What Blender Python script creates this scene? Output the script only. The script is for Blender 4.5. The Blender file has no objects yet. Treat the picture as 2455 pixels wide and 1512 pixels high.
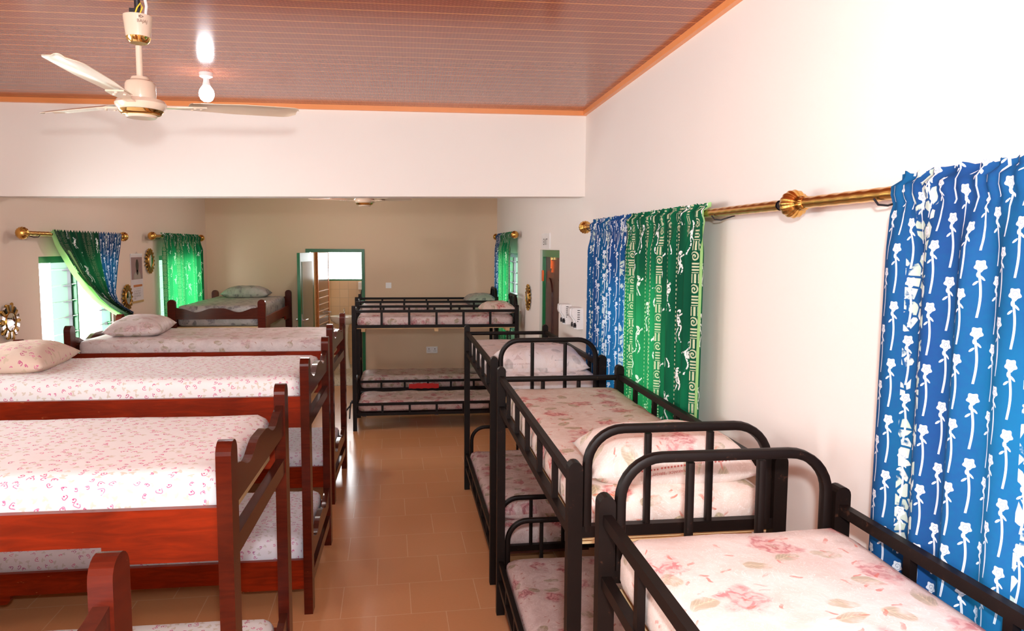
import bpy, bmesh, math, random
from math import sin, cos, pi, radians, sqrt, atan2
from mathutils import Vector, Matrix, noise
from mathutils.bvhtree import BVHTree
random.seed(7)
sc = bpy.context.scene
COL = sc.collection

# ------------------------------------------------------------------ camera, sky, flash, exposure
F_PX = 1790.0
YAW, PIT, ROLL = radians(7.929), radians(5.191), radians(-.358)
r0 = Vector((cos(YAW), -sin(YAW), 0))
FW = Vector((sin(YAW)*cos(PIT), cos(YAW)*cos(PIT), -sin(PIT)))
u0 = r0.cross(FW)
RX = cos(ROLL)*r0 - sin(ROLL)*u0
UY = sin(ROLL)*r0 + cos(ROLL)*u0
cam = bpy.data.cameras.new('camera')
cam.sensor_width = 36.0; cam.sensor_fit = 'HORIZONTAL'; cam.lens = F_PX/2455*36
cam.clip_start = .02
camo = bpy.data.objects.new('camera', cam)
M = Matrix((RX, UY, -FW)).transposed().to_4x4(); M.translation = Vector((0, 0, 2.1))
camo.matrix_world = M
COL.objects.link(camo); sc.camera = camo

world = bpy.data.worlds.new('overcast_sky'); sc.world = world
world.use_nodes = True
wbg = world.node_tree.nodes['Background']
wbg.inputs[0].default_value = (.96, .98, 1.0, 1); wbg.inputs[1].default_value = 13.0

fl = bpy.data.lights.new('camera_flash', 'POINT'); fl.energy = 205; fl.shadow_soft_size = .045
fl.color = (.90, .96, 1.0)
flo = bpy.data.objects.new('camera_flash', fl); flo.location = (.03, -.08, 2.36); COL.objects.link(flo)

sc.view_settings.view_transform = 'Standard'; sc.view_settings.look = 'None'
sc.view_settings.exposure = 0.41; sc.view_settings.gamma = 1.0; sc.view_settings.use_curve_mapping = False
try:
    sc.cycles.use_denoising = True
    sc.cycles.max_bounces = 9; sc.cycles.diffuse_bounces = 5; sc.cycles.transparent_max_bounces = 16
    sc.cycles.sample_clamp_indirect = 6.0; sc.cycles.caustics_reflective = False; sc.cycles.caustics_refractive = False
except Exception:
    pass

# ------------------------------------------------------------------ room measures
XL, XR, YF, YB, ZC = -2.905, 1.35, 11.40, -1.6, 3.135
YBEAM = 5.67
TILE_ANG = .025; TILE_P0 = (-.424, 5.352)

# ------------------------------------------------------------------ node helper
class S:
    def __init__(s, g, v): s.g = g; s.v = v
    def __add__(a, b): return a.g.m('ADD', a, b)
    __radd__ = __add__
    def __sub__(a, b): return a.g.m('SUBTRACT', a, b)
    def __rsub__(a, b): return a.g.m('SUBTRACT', b, a)
    def __mul__(a, b): return a.g.m('MULTIPLY', a, b)
    __rmul__ = __mul__
    def __truediv__(a, b): return a.g.m('DIVIDE', a, b)
    def __rtruediv__(a, b): return a.g.m('DIVIDE', b, a)
    def __neg__(a): return a.g.m('MULTIPLY', a, -1.0)
def rgb(c): return (c[0], c[1], c[2], 1.0)
class G:
    def __init__(g, name):
        g.mat = bpy.data.materials.new(name); g.mat.use_nodes = True
        g.nt = g.mat.node_tree; g.n = g.nt.nodes; g.l = g.nt.links
        g.bsdf = g.n['Principled BSDF']; g.out = g.n['Material Output']
    def put(g, sock, v):
        if isinstance(v, S): v = v.v
        if isinstance(v, bpy.types.NodeSocket): g.l.new(v, sock)
        else:
            if isinstance(v, (tuple, list)) and len(v) == 3 and sock.type == 'RGBA': v = rgb(v)
            sock.default_value = v
    def m(g, op, a, b=None, c=None):
        nd = g.n.new('ShaderNodeMath'); nd.operation = op
        g.put(nd.inputs[0], a)
        if b is not None: g.put(nd.inputs[1], b)
        if c is not None: g.put(nd.inputs[2], c)
        return S(g, nd.outputs[0])
    def sin(g, a): return g.m('SINE', a)
    def cos(g, a): return g.m('COSINE', a)
    def abs(g, a): return g.m('ABSOLUTE', a)
    def fract(g, a): return g.m('FRACT', a)
    def floor(g, a): return g.m('FLOOR', a)
    def mn(g, a, b): return g.m('MINIMUM', a, b)
    def mx(g, a, b): return g.m('MAXIMUM', a, b)
    def sqrt(g, a): return g.m('SQRT', a)
    def atan2(g, a, b): return g.m('ARCTAN2', a, b)
    def gt(g, a, b): return g.m('GREATER_THAN', a, b)
    def lt(g, a, b): return g.m('LESS_THAN', a, b)
    def ss(g, x, a, b):
        nd = g.n.new('ShaderNodeMapRange'); nd.interpolation_type = 'SMOOTHSTEP'
        lo, hi, t0, t1 = (a, b, 0., 1.) if a < b else (b, a, 1., 0.)
        g.put(nd.inputs[0], x); nd.inputs[1].default_value = lo; nd.inputs[2].default_value = hi
        nd.inputs[3].default_value = t0; nd.inputs[4].default_value = t1
        return S(g, nd.outputs[0])
    def uv(g):
        nd = g.n.new('ShaderNodeUVMap'); return S(g, nd.outputs[0])
    def objco(g):
        nd = g.n.new('ShaderNodeTexCoord'); return S(g, nd.outputs['Object'])
    def sep(g, v):
        nd = g.n.new('ShaderNodeSeparateXYZ'); g.put(nd.inputs[0], v)
        return S(g, nd.outputs[0]), S(g, nd.outputs[1]), S(g, nd.outputs[2])
    def comb(g, x, y, z=0.0):
        nd = g.n.new('ShaderNodeCombineXYZ'); g.put(nd.inputs[0], x); g.put(nd.inputs[1], y); g.put(nd.inputs[2], z)
        return S(g, nd.outputs[0])
    def noise(g, v, scale, detail=2.0, rough=.5, dist=0.0):
        nd = g.n.new('ShaderNodeTexNoise'); g.put(nd.inputs['Vector'], v)
        nd.inputs['Scale'].default_value = scale; nd.inputs['Detail'].default_value = detail
        nd.inputs['Roughness'].default_value = rough; nd.inputs['Distortion'].default_value = dist
        return S(g, nd.outputs[0]), S(g, nd.outputs[1])
    def voro(g, v, feature='F1', rnd=1.0, scale=1.0):
        nd = g.n.new('ShaderNodeTexVoronoi'); nd.voronoi_dimensions = '2D'; nd.feature = feature
        g.put(nd.inputs['Vector'], v); nd.inputs['Scale'].default_value = scale
        nd.inputs['Randomness'].default_value = rnd
        if feature == 'DISTANCE_TO_EDGE': return S(g, nd.outputs[0])
        return S(g, nd.outputs['Distance']), S(g, nd.outputs['Color']), S(g, nd.outputs['Position'])
    def mix(g, f, a, b):
        nd = g.n.new('ShaderNodeMix'); nd.data_type = 'RGBA'
        g.put(nd.inputs[0], f); g.put(nd.inputs[6], a); g.put(nd.inputs[7], b)
        return S(g, nd.outputs[2])
    def bump(g, h, strength=.3, dist=.01):
        nd = g.n.new('ShaderNodeBump'); nd.inputs['Strength'].default_value = strength
        nd.inputs['Distance'].default_value = dist; g.put(nd.inputs['Height'], h)
        g.l.new(nd.outputs[0], g.bsdf.inputs['Normal'])
    def fin(g, color, rough=.5, metal=0.0, spec=.5, coat=0.0):
        g.put(g.bsdf.inputs['Base Color'], color); g.put(g.bsdf.inputs['Roughness'], rough)
        g.put(g.bsdf.inputs['Metallic'], metal); g.bsdf.inputs['Specular IOR Level'].default_value = spec
        g.bsdf.inputs['Coat Weight'].default_value = coat; g.bsdf.inputs['Coat Roughness'].default_value = .12
        return g.mat
def plain(name, color, rough=.5, metal=0.0, spec=.5, coat=0.0, var=.06, scale=9.0):
    g = G(name); o = g.objco(); f, _ = g.noise(o, scale, 3)
    dark = tuple(c*(1-var) for c in color); lite = tuple(min(1, c*(1+var)) for c in color)
    return g.fin(g.mix(f, dark, lite), rough, metal, spec, coat)

# ------------------------------------------------------------------ materials
def mat_paint(name, color):
    g = G(name); o = g.objco()
    f, _ = g.noise(o, 1.3, 3); f2, _ = g.noise(o, 90, 2)
    g.bump(f2, .05, .004)
    return g.fin(g.mix(f, tuple(c*.97 for c in color), tuple(min(1, c*1.02) for c in color)), .62, 0, .25)
def mat_floor():
    g = G('floor_tiles'); o = g.objco(); x, y, z = g.sep(o)
    c, s = cos(TILE_ANG), sin(TILE_ANG); px, py = TILE_P0
    xx = (x-px)*c + (y-py)*s + 40.0; yy = (y-py)*c - (x-px)*s + 40.0
    b = g.n.new('ShaderNodeTexBrick'); b.offset = .5; b.offset_frequency = 2; b.squash = 1.0
    g.put(b.inputs['Vector'], g.comb(xx, yy))
    b.inputs['Color1'].default_value = rgb((.70, .335, .150)); b.inputs['Color2'].default_value = rgb((.74, .360, .165))
    b.inputs['Mortar'].default_value = rgb((.86, .58, .36)); b.inputs['Scale'].default_value = 1.0
    b.inputs['Mortar Size'].default_value = .0022; b.inputs['Mortar Smooth'].default_value = .2
    b.inputs['Bias'].default_value = 0.0
    b.inputs['Brick Width'].default_value = .4; b.inputs['Row Height'].default_value = .4
    f, _ = g.noise(o, 60, 3); f1, _ = g.noise(o, 2.0, 3)
    col = g.mix(f*.35, S(g, b.outputs[0]), (.58, .26, .11))
    col = g.mix(f1*.25, col, (.74, .39, .20))
    g.bump(S(g, b.outputs[1]), -.12, .003)
    return g.fin(col, .17 + f*.10, 0, .5)
def mat_ceiling():
    g = G('ceiling_panels'); o = g.objco(); x, y, z = g.sep(o)
    yy = y + x*.036
    k = (yy-3.09)/.1005
    fr = g.abs(g.fract(k)-.5)
    odd = g.fract(g.floor(k)*.5)*2.0
    groove = g.ss(fr, .045, .020)
    # woven print: short dark dashes laid like brickwork
    row = yy/.0125; rr = g.floor(row)
    xx = x/.034 + g.fract(rr*.5)
    dash = g.ss(g.abs(g.fract(xx)-.5), .46, .30)*g.ss(g.abs(g.fract(row)-.5), .46, .25)
    f, _ = g.noise(o, 25, 3)
    base = g.mix(dash*(.45+f*.5), (.37, .105, .056), (.20, .050, .028))
    col = g.mix(groove*(.55+odd*.45), base, (.85, .33, .10))
    g.bump(groove, -.5, .004)
    return g.fin(col, .16, 0, .32)
def mat_wood(name, a, b, rough=.22, worn=.5):
    g = G(name); o = g.objco(); x, y, z = g.sep(o)
    w, _ = g.noise(g.comb(x*3.0, y*3.0, z*22.0), 1.6, 5, .6, 1.2)
    w2, _ = g.noise(o, 2.3, 3)
    col = g.mix(g.ss(w*.6+w2*.5, .35, .8), a, b)
    sc1, _ = g.noise(g.comb(x*14.0, y*14.0, z*60.0), 1.0, 4, .7)
    sc2, _ = g.noise(o, 6.0, 2)
    scr = g.ss(sc1, .685, .73)*g.ss(sc2, .50, .62)*worn
    col = g.mix(scr, col, (.62, .26, .10))
    return g.fin(col, rough, 0, .16, .07)
def mat_edge(name, a, b, lo=.42, hi=.60):
    g = G(name); o = g.objco()
    f, _ = g.noise(o, 11, 4, .65)
    return g.fin(g.mix(g.ss(f, lo, hi), a, b), .32, 0, .5)
def mat_metal():
    g = G('bed_frame_paint'); o = g.objco()
    f, _ = g.noise(o, 14, 4, .65); f2, _ = g.noise(o, 70, 3)
    col = g.mix(f, (.0045, .0022, .0017), (.0105, .0052, .0040))
    col = g.mix(g.ss(f2*.5+f*.5, .60, .68)*.5, col, (.07, .028, .016))
    return g.fin(col, .46, 0, .16)

def mat_small_floral(name, bg, pinkc=(.58, .04, .22), leafc=(.52, .40, .24), scale=1/.036):
    g = G(name); uv = g.uv()
    d, colr, pos = g.voro(uv, 'F1', .85, scale)
    u, v, _ = g.sep(uv); pu, pv, _ = g.sep(pos); r1, r2, r3 = g.sep(colr)
    x = (u-pu)*scale; y = (v-pv)*scale
    r = g.sqrt(x*x+y*y); a = g.atan2(y, x)
    R = .17 + r2*.13
    wob = R*(1.0 + .16*g.sin(a*3.0 + r3*6.0))
    ring = g.ss(g.abs(r-wob), .075, .03)*g.ss(g.sin(a+r2*20.0), -.75, -.35)
    x2 = x-(r3-.5)*.12; y2 = y-.07
    core = g.ss(g.sqrt(x2*x2+y2*y2), .13, .05)
    isf = g.gt(r1, .52)
    fl_ = g.mx(ring*.85, core)*isf
    # leaves and little stalks in the other cells
    ca = g.cos(r2*6.28); sa = g.sin(r2*6.28)
    lx = x*ca+y*sa; ly = y*ca-x*sa
    e1 = g.ss(lx*lx*6.0 + ly*ly*40.0, .9, .5)
    ly2 = ly-.20
    e2 = g.ss(lx*lx*30.0 + ly2*ly2*10.0, .6, .3)
    lf = g.mx(e1, e2)*g.lt(r1, .42)
    n, _ = g.noise(uv, 40, 2)
    big, _ = g.noise(uv, 5.5, 2)
    col = g.mix(g.ss(big, .5, .75)*.3, bg, (bg[0]*.98, bg[1]*.91, bg[2]*.89))
    col = g.mix(lf*(.25+n*.45), col, leafc)
    col = g.mix(fl_*(.75+n*.5), col, g.mix(r3, pinkc, (.70, .16, .33)))
    f2, _ = g.noise(uv, 14, 3)
    g.bump(f2, .25, .01)
    return g.fin(col, .75, 0, .2)

def mat_big_floral(name, bg, bg2, rose, rose2, leaf, stroke, s_rose=1/.17, vein=(.93, .85, .82), amt=1.0, gloss=.5):
    g = G(name); uv = g.uv()
    _, nc = g.noise(uv, 9, 3)
    nx, ny, _ = g.sep(nc)
    u0_, v0_, _ = g.sep(uv)
    u = u0_+(nx-.5)*.055; v = v0_+(ny-.5)*.055
    w = g.comb(u, v)
    n1, _ = g.noise(uv, 6.5, 4, .6, 1.5)
    col = g.mix(g.ss(n1, .35, .68), bg, bg2)
    # pale swirling veins
    n2, _ = g.noise(uv, 13, 4, .6, 2.5)
    col = g.mix(g.ss(g.abs(g.sin(n2*26.0)), .30, .05)*.6, col, vein)
    # leaves: olive ellipses with ribs
    sl = 1/.105
    d, c, p = g.voro(w, 'F1', .9, sl)
    a1, a2, a3 = g.sep(c); pu, pv, _ = g.sep(p)
    x = (u-pu)*sl; y = (v-pv)*sl
    ca = g.cos(a2*6.28); sa = g.sin(a2*6.28)
    lx = x*ca+y*sa; ly = y*ca-x*sa
    body = g.ss(lx*lx*7.5 + ly*ly*19.0, 1.05, .75)
    rib = g.ss(g.abs(g.sin((g.abs(ly)*1.3-lx)*26.0)), .55, .15)*.5 + g.ss(g.abs(ly), .035, .01)*.5
    lcol = g.mix(rib, leaf, (min(1, leaf[0]*1.9), min(1, leaf[1]*1.85), min(1, leaf[2]*1.9)))
    nl, _ = g.noise(uv, 24, 3)
    col = g.mix(body*g.lt(a1, .50)*g.ss(nl, .25, .62)*(.85*amt), col, lcol)
    # roses: layered, brushed petals
    n4, _ = g.noise(uv, 30, 3, .6, .8)
    d, c, p = g.voro(w, 'F1', .8, s_rose)
    a1, a2, a3 = g.sep(c); pu, pv, _ = g.sep(p)
    x = (u-pu)*s_rose; y = (v-pv)*s_rose
    r = g.sqrt(x*x+y*y) + (n4-.5)*.22; a = g.atan2(y, x)
    lob = r*(1.0+.16*g.sin(a*5.0+a3*6.0))
    inside = g.ss(lob, .37, .24)*g.gt(a1, .40)
    pet = g.ss(g.sin(r*34.0 + 1.6*g.sin(a*3.0+a3*9.0) + n4*9.0), -.7, .9)
    rcol = g.mix(pet*.7+n4*.3, rose, rose2)
    n3, _ = g.noise(uv, 17, 3)
    col = g.mix(inside*g.ss(n3, .30, .60)*(.95*amt), col, rcol)
    # thin brush strokes
    ss_ = 1/.050
    d, c, p = g.voro(w, 'F1', 1.0, ss_)
    a1, a2, a3 = g.sep(c); pu, pv, _ = g.sep(p)
    x = (u-pu)*ss_; y = (v-pv)*ss_
    ca = g.cos(a2*6.28); sa = g.sin(a2*6.28)
    lx = x*ca+y*sa; ly = y*ca-x*sa + .25*g.sin(lx*7.0)*.3
    st = g.ss(lx*lx*7.0+ly*ly*90.0+(n4-.5)*1.6, .8, .4)*g.gt(a1, .55)
    col = g.mix(st*g.ss(nl, .3, .65)*.8*amt, col, stroke)
    f2, _ = g.noise(uv, 10, 4)
    g.bump(f2, .35, .012)
    return g.fin(col, gloss, 0, .35)

def cloth_out(g, col, trans=.45, tcol=None, rough=.8):
    g.put(g.bsdf.inputs['Base Color'], col); g.bsdf.inputs['Roughness'].default_value = rough
    g.bsdf.inputs['Specular IOR Level'].default_value = .15
    t = g.n.new('ShaderNodeBsdfTranslucent'); g.put(t.inputs[0], tcol if tcol is not None else col)
    mx = g.n.new('ShaderNodeMixShader'); mx.inputs[0].default_value = trans
    g.l.new(g.bsdf.outputs[0], mx.inputs[1]); g.l.new(t.outputs[0], mx.inputs[2])
    g.l.new(mx.outputs[0], g.out.inputs[0])
    return g.mat
def mat_green_batik(name, width, trans=.4, rep=.27, dark=1.0, mk=1.0):
    """green wax-print: columns of pale spiral-and-bar marks, white dancing figures, lime hem"""
    g = G(name); uv = g.uv(); u, v, _ = g.sep(uv)
    n1, _ = g.noise(g.comb(u*9.0, v*1.2), 1.0, 3, .6)
    col = g.mix(g.ss(n1, .38, .68), (.0, .062*dark, .030*dark), (.002, .15*dark, .060*dark))
    k = u/rep; ku = g.floor(k); fu = (g.fract(k))*rep           # metres inside one repeat
    # column of marks, .075 wide
    cx = (fu-.030)/.023
    cy = v/.048 + g.fract(ku*.37)
    cell = g.floor(cy); fy = g.fract(cy)*2.0-1.0
    typ = g.fract(cell*.3333+.01)
    inx = g.lt(g.abs(cx), .95)
    bars = g.gt(g.sin(fy*11.0), -.15)*g.gt(g.fract(cell*.5)*2.0 + cx, -.55)
    bars2 = g.gt(g.sin(cx*8.0), -.2)*g.lt(g.abs(fy), .85)
    rr = g.sqrt(cx*cx+fy*fy); aa = g.atan2(fy, cx)
    spir = g.gt(g.sin(rr*11.0-aa), -.05)*g.lt(rr, .95)
    mark = g.mx(bars*g.lt(typ, .33), g.mx(spir*g.gt(typ, .33)*g.lt(typ, .66), bars2*g.gt(typ, .66)))
    mark = mark*inx
    # dotted border each side of the column
    dots = g.gt(g.sin(v*300.0), .1)*g.mx(g.ss(g.abs(cx-1.12), .10, .07), g.ss(g.abs(cx+1.12), .10, .07))
    crack, _ = g.noise(uv, 120, 2)
    mark = g.mx(mark, dots)*g.ss(crack, .25, .40)
    col = g.mix(mark*(.4+.6*mk), col, (.52*mk, .54*mk, .36*mk))
    # white figures in the plain green between the columns
    fx = (fu-.100)/.030; yv = v/.27 + g.fract(ku*.5); fy = (g.fract(yv)-.5)*.27/.030
    wig = .25*g.sin(fy*2.1+ku*2.0)
    hx = fx-wig
    hy = fy-2.3; head = g.lt(hx*hx+hy*hy, .16)
    ty = fy-1.0; torso = g.lt(hx*hx*3.2+ty*ty*.9, .75)
    lg = g.abs(hx); legs = g.lt(g.abs(lg-.28-.14*(-fy)*.6), .13)*g.lt(fy, .25)*g.gt(fy, -2.4)
    arm = g.lt(g.abs(fy-1.5-hx*.7), .16)*g.lt(lg, 1.0)
    fig = g.mx(g.mx(head, torso), g.mx(legs, arm))*g.gt(g.fract(yv*.5+ku*.3), .30)
    n5, _ = g.noise(uv, 75, 3)
    fig = fig*g.ss(n5, .40, .50)
    col = g.mix(fig, col, (.80, .82, .79))
    hem = g.gt(u, width-.055)
    col = g.mix(hem, col, (.36, .68, .22))
    tc = g.mix(.75, col, (.06, .85, .22)); tc = g.mix(hem, tc, (.5, .95, .25))
    return cloth_out(g, col, trans, tc)
def mat_blue_batik(name, trans=.05, deep=.60):
    """blue wax-print: white long-stemmed roses over a blue ground with pale mosaic bands"""
    g = G(name); uv = g.uv(); u, v, _ = g.sep(uv)
    n1, _ = g.noise(g.comb(u*3.0, v*1.4), 1.0, 2)
    n9, _ = g.noise(uv, 70, 2)
    n1 = n1 + (n9-.5)*.25
    col = g.mix(g.ss(n1, .30, .72), (.010, .088*deep, .33*deep), (.004, .145*deep, .36*deep))
    # mosaic bands
    band = g.fract(u/.44+.80)
    d = g.voro(g.comb(u, v), 'DISTANCE_TO_EDGE', 1.0, 1/.030)
    _, vc, _ = g.voro(g.comb(u, v), 'F1', 1.0, 1/.030)
    q1, q2, q3 = g.sep(vc)
    mos = g.ss(d, .07, .13)*g.lt(band, .26)*g.gt(q1, .45)
    nb_, _ = g.noise(uv, 26, 3)
    mos = mos*g.ss(nb_, .36, .46)
    col = g.mix(mos*.92, col, g.mix(q2, (.46, .56, .46), (.60, .66, .62)))
    # roses
    K = .52
    A, B = .0400, .285*K
    ku = g.floor(u/A); x = ((g.fract(u/A)-.5)*A)/K
    hv = v/B + g.fract(ku*.5)*1.0 + g.fract(ku*.217)*.35
    y = g.fract(hv)*B/K
    sway = .0085*g.sin((y-.02)*18.0)
    stem = g.ss(g.abs(x-sway), .0056, .0038)*g.gt(y, .012)*g.lt(y, .215)
    sl = g.ss(g.abs(x-sway), .0016, .0006)*.55
    hx = x-.003; hy = y-.232
    hr = g.sqrt(hx*hx*1.15+hy*hy); ha = g.atan2(hy, hx)
    head = g.ss(hr*(1.0+.14*g.sin(ha*5.0)), .0255, .0225)
    curl = g.ss(g.sin(hr*520.0 + ha*1.0), .55, .9)*g.lt(hr, .019)*.7
    l1x = x+.013; l1y = y-.168-x*.7
    leaf1 = g.ss(l1x*l1x*9000.0+l1y*l1y*26000.0, 1.15, .8)
    l2x = x-.013; l2y = y-.192+x*.9
    leaf2 = g.ss(l2x*l2x*9000.0+l2y*l2y*22000.0, 1.0, .7)
    l3x = x+.004; l3y = y-.195
    leaf3 = g.ss(l3x*l3x*16000.0+l3y*l3y*6000.0, 1.0, .7)
    ros = g.mx(g.mx(stem-sl, head-curl), g.mx(leaf1, g.mx(leaf2, leaf3)))
    col = g.mix(g.mn(g.mx(ros, 0.0), 1.0)*.90, col, (.78, .80, .84))
    return cloth_out(g, col, trans, g.mix(.6, col, (.02, .42, .8)))

MT = {}
MT['wall'] = mat_paint('wall_paint', (.83, .77, .72))
MT['wall_back'] = mat_paint('wall_paint_dim_far', (.72, .545, .38))  # dim, warm light of the far room is put into this wall colour
MT['wall_left'] = mat_paint('wall_paint_warm_left', (.82, .665, .545))  # warm cast of the dim left side is put into this colour
MT['beam'] = mat_paint('beam_paint', (.85, .80, .75))
MT['floor'] = mat_floor()
MT['ceiling'] = mat_ceiling()
MT['cornice'] = plain('orange_cornice', (.80, .30, .10), .35)
MT['wood'] = mat_wood('red_brown_wood', (.045, .006, .003), (.10, .012, .0045))
MT['wood_rail'] = mat_wood('orange_red_wood', (.12, .010, .0025), (.27, .022, .004), .28, .8)
MT['wood_dark'] = mat_wood('dark_brown_wood', (.045, .011, .007), (.09, .020, .011), .2, .35)
MT['metal'] = mat_metal()
MT['ply'] = plain('bare_plywood', (.70, .47, .24), .7)
MT['pink'] = mat_small_floral('pink_ring_floral', (.84, .83, .83), (.50, .015, .16))
MT['pillowpink'] = mat_small_floral('pink_dot_floral', (.70, .55, .45), (.45, .02, .16), (.50, .42, .26), 1/.048)
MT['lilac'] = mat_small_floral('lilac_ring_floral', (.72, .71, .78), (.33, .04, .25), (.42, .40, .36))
MT['rose'] = mat_big_floral('rose_floral', (.80, .66, .59), (.71, .54, .46), (.42, .06, .07), (.80, .40, .36), (.34, .26, .14), (.62, .13, .07))
MT['rose_near'] = mat_big_floral('pale_rose_floral', (.76, .66, .61), (.69, .57, .51), (.50, .11, .13), (.78, .52, .49), (.38, .33, .21), (.62, .13, .09), 1/.2, amt=.9)
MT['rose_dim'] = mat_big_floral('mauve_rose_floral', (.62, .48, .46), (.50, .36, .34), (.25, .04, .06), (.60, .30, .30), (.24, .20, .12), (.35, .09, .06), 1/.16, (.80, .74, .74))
MT['greyleaf'] = mat_big_floral('grey_leaf_floral', (.66, .57, .55), (.56, .47, .46), (.45, .30, .30), (.66, .48, .48), (.30, .25, .17), (.40, .22, .16), 1/.16, (.75, .70, .70))
MT['grey'] = mat_big_floral('grey_ink_floral', (.36, .34, .30), (.46, .42, .40), (.08, .07, .08), (.30, .27, .28), (.06, .06, .07), (.05, .05, .06), 1/.15, (.50, .48, .48), .8)
MT['white'] = mat_big_floral('white_leaf_floral', (.80, .70, .70), (.76, .62, .58), (.60, .48, .44), (.74, .60, .55), (.20, .17, .16), (.40, .33, .31), 1/.2, (.86, .80, .80), .55)
MT['green_batik'] = mat_green_batik('green_batik', 99.0, .06, .145)
MT['green_far'] = mat_green_batik('green_batik_striped', 9.0, .20, .16, mk=.8)
MT['green_backlit'] = mat_green_batik('green_batik_backlit', 9.0, .03, .17, .4, mk=.33)  # shade of the backlit curtain is put into the darker green and marks
MT['green_right'] = mat_green_batik('green_batik_speckled', 9.0, .12, .12, mk=.6)
MT['blue_batik'] = mat_blue_batik('blue_batik')
MT['blue_dark'] = mat_blue_batik('navy_batik', .05, .32)
gl = G('lime_lining'); MT['lime'] = cloth_out(gl, (.42, .72, .30), .35, (.45, .95, .30))
MT['gold'] = plain('brushed_gold', (.70, .39, .10), .26, 1.0)
MT['gold_dull'] = plain('old_gold', (.46, .26, .06), .36, 1.0, var=.3, scale=40)
MT['brass'] = plain('bright_brass', (.90, .62, .22), .12, 1.0)
MT['cream'] = plain('cream_enamel', (.74, .59, .46), .2, 0, .5, .4)
MT['blade'] = plain('cream_blade', (.72, .60, .46), .3, 0, .5, .3)
MT['white_pl'] = plain('white_plastic', (.82, .80, .80), .35)
MT['black'] = plain('black_plastic', (.012, .010, .014), .4)
MT['greenframe'] = plain('green_gloss_paint', (.015, .19, .055), .25)
MT['greenlight'] = plain('light_green_paint', (.028, .090, .047), .5)
MT['greendoor'] = plain('dark_green_gloss_paint', (.008, .13, .045), .30, 0, .3, .1)
MT['greypl'] = plain('grey_channel', (.032, .036, .038), .5)
MT['mirror'] = plain('mirror_glass', (.92, .93, .93), .03, 1.0, var=.0)
MT['steel'] = plain('steel', (.60, .60, .60), .25, 1.0)
MT['doorbrown'] = plain('dark_brown_door', (.060, .016, .011), .35, var=.25, scale=16)
MT['copper'] = plain('orange_copper', (.72, .12, .02), .3, .6)
MT['bathtile'] = None
MT['white_cer'] = plain('white_ceramic', (.86, .84, .78), .12, 0, .5, .5)
MT['red'] = plain('red_cloth', (.60, .02, .02), .8)
MT['paper'] = plain('calendar_paper', (.72, .67, .68), .6)
MT['mauve'] = plain('mauve_print', (.30, .19, .19), .5)
MT['skin_print'] = plain('dark_print', (.035, .022, .016), .5)
MT['robe_print'] = plain('grey_print', (.36, .31, .27), .5)
MT['orange_print'] = plain('orange_print', (.55, .17, .04), .5)
MT['tan_print'] = plain('tan_print', (.52, .33, .12), .5)
MT['ink'] = plain('black_ink', (.02, .02, .025), .6)
MT['brownink'] = plain('brown_ink', (.47, .30, .28), .7)
MT['redink'] = plain('red_ink', (.50, .12, .10), .7)
MT['greyink'] = plain('grey_ink', (.42, .36, .36), .7)
MT['darkgold'] = plain('logo_ink', (.20, .11, .07), .5)
MT['yellow'] = plain('yellow_wire', (.85, .62, .04), .5)
MT['strap'] = plain('black_webbing', (.015, .015, .018), .8)
def mk_bath():
    g = G('peach_wall_tiles'); o = g.objco(); x, y, z = g.sep(o)
    b = g.n.new('ShaderNodeTexBrick'); b.offset = 0.0
    g.put(b.inputs['Vector'], g.comb(x+y+20.0, z))
    b.inputs['Color1'].default_value = rgb((.72, .50, .29)); b.inputs['Color2'].default_value = rgb((.80, .60, .38))
    b.inputs['Mortar'].default_value = rgb((.62, .46, .30)); b.inputs['Scale'].default_value = 1.0
    b.inputs['Mortar Size'].default_value = .004; b.inputs['Brick Width'].default_value = .15; b.inputs['Row Height'].default_value = .15
    return g.fin(S(g, b.outputs[0]), .2)
MT['bathtile'] = mk_bath()
def mk_bathfloor():
    g = G('pale_mosaic_floor'); o = g.objco()
    d = g.voro(o, 'DISTANCE_TO_EDGE', 1.0, 14.0)
    return g.fin(g.mix(g.ss(d, .02, .08), (.42, .38, .28), (.72, .68, .56)), .25)
MT['bathfloor'] = mk_bathfloor()
def mk_glass():
    g = G('louvre_glass')
    t = g.n.new('ShaderNodeBsdfTransparent'); t.inputs[0].default_value = rgb((.93, .97, .96))
    gs = g.n.new('ShaderNodeBsdfGlossy'); gs.inputs['Roughness'].default_value = .08
    d = g.n.new('ShaderNodeBsdfDiffuse'); d.inputs[0].default_value = rgb((.8, .86, .86))
    m1 = g.n.new('ShaderNodeMixShader'); m1.inputs[0].default_value = .25
    m2 = g.n.new('ShaderNodeMixShader'); m2.inputs[0].default_value = .35
    g.l.new(gs.outputs[0], m1.inputs[1]); g.l.new(d.outputs[0], m1.inputs[2])
    g.l.new(t.outputs[0], m2.inputs[1]); g.l.new(m1.outputs[0], m2.inputs[2])
    g.l.new(m2.outputs[0], g.out.inputs[0]); return g.mat
MT['glass'] = mk_glass()
def mk_bulb():
    g = G('lit_bulb'); g.bsdf.inputs['Base Color'].default_value = (1, 1, 1, 1)
    g.bsdf.inputs['Emission Color'].default_value = rgb((.90, .94, 1.0)); g.bsdf.inputs['Emission Strength'].default_value = 30.0
    return g.mat
MT['bulb'] = mk_bulb()

WORN = {'red_brown_wood': mat_edge('red_brown_worn_edge', (.07, .011, .005), (.40, .11, .03), .50, .68),
        'orange_red_wood': mat_edge('orange_worn_edge', (.22, .022, .005), (.50, .17, .06), .50, .66),
        'dark_brown_wood': mat_edge('brown_worn_edge', (.06, .016, .010), (.36, .12, .04), .50, .68),
        'bed_frame_paint': mat_edge('frame_worn_edge', (.010, .006, .005), (.10, .04, .022), .52, .70)}
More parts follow.
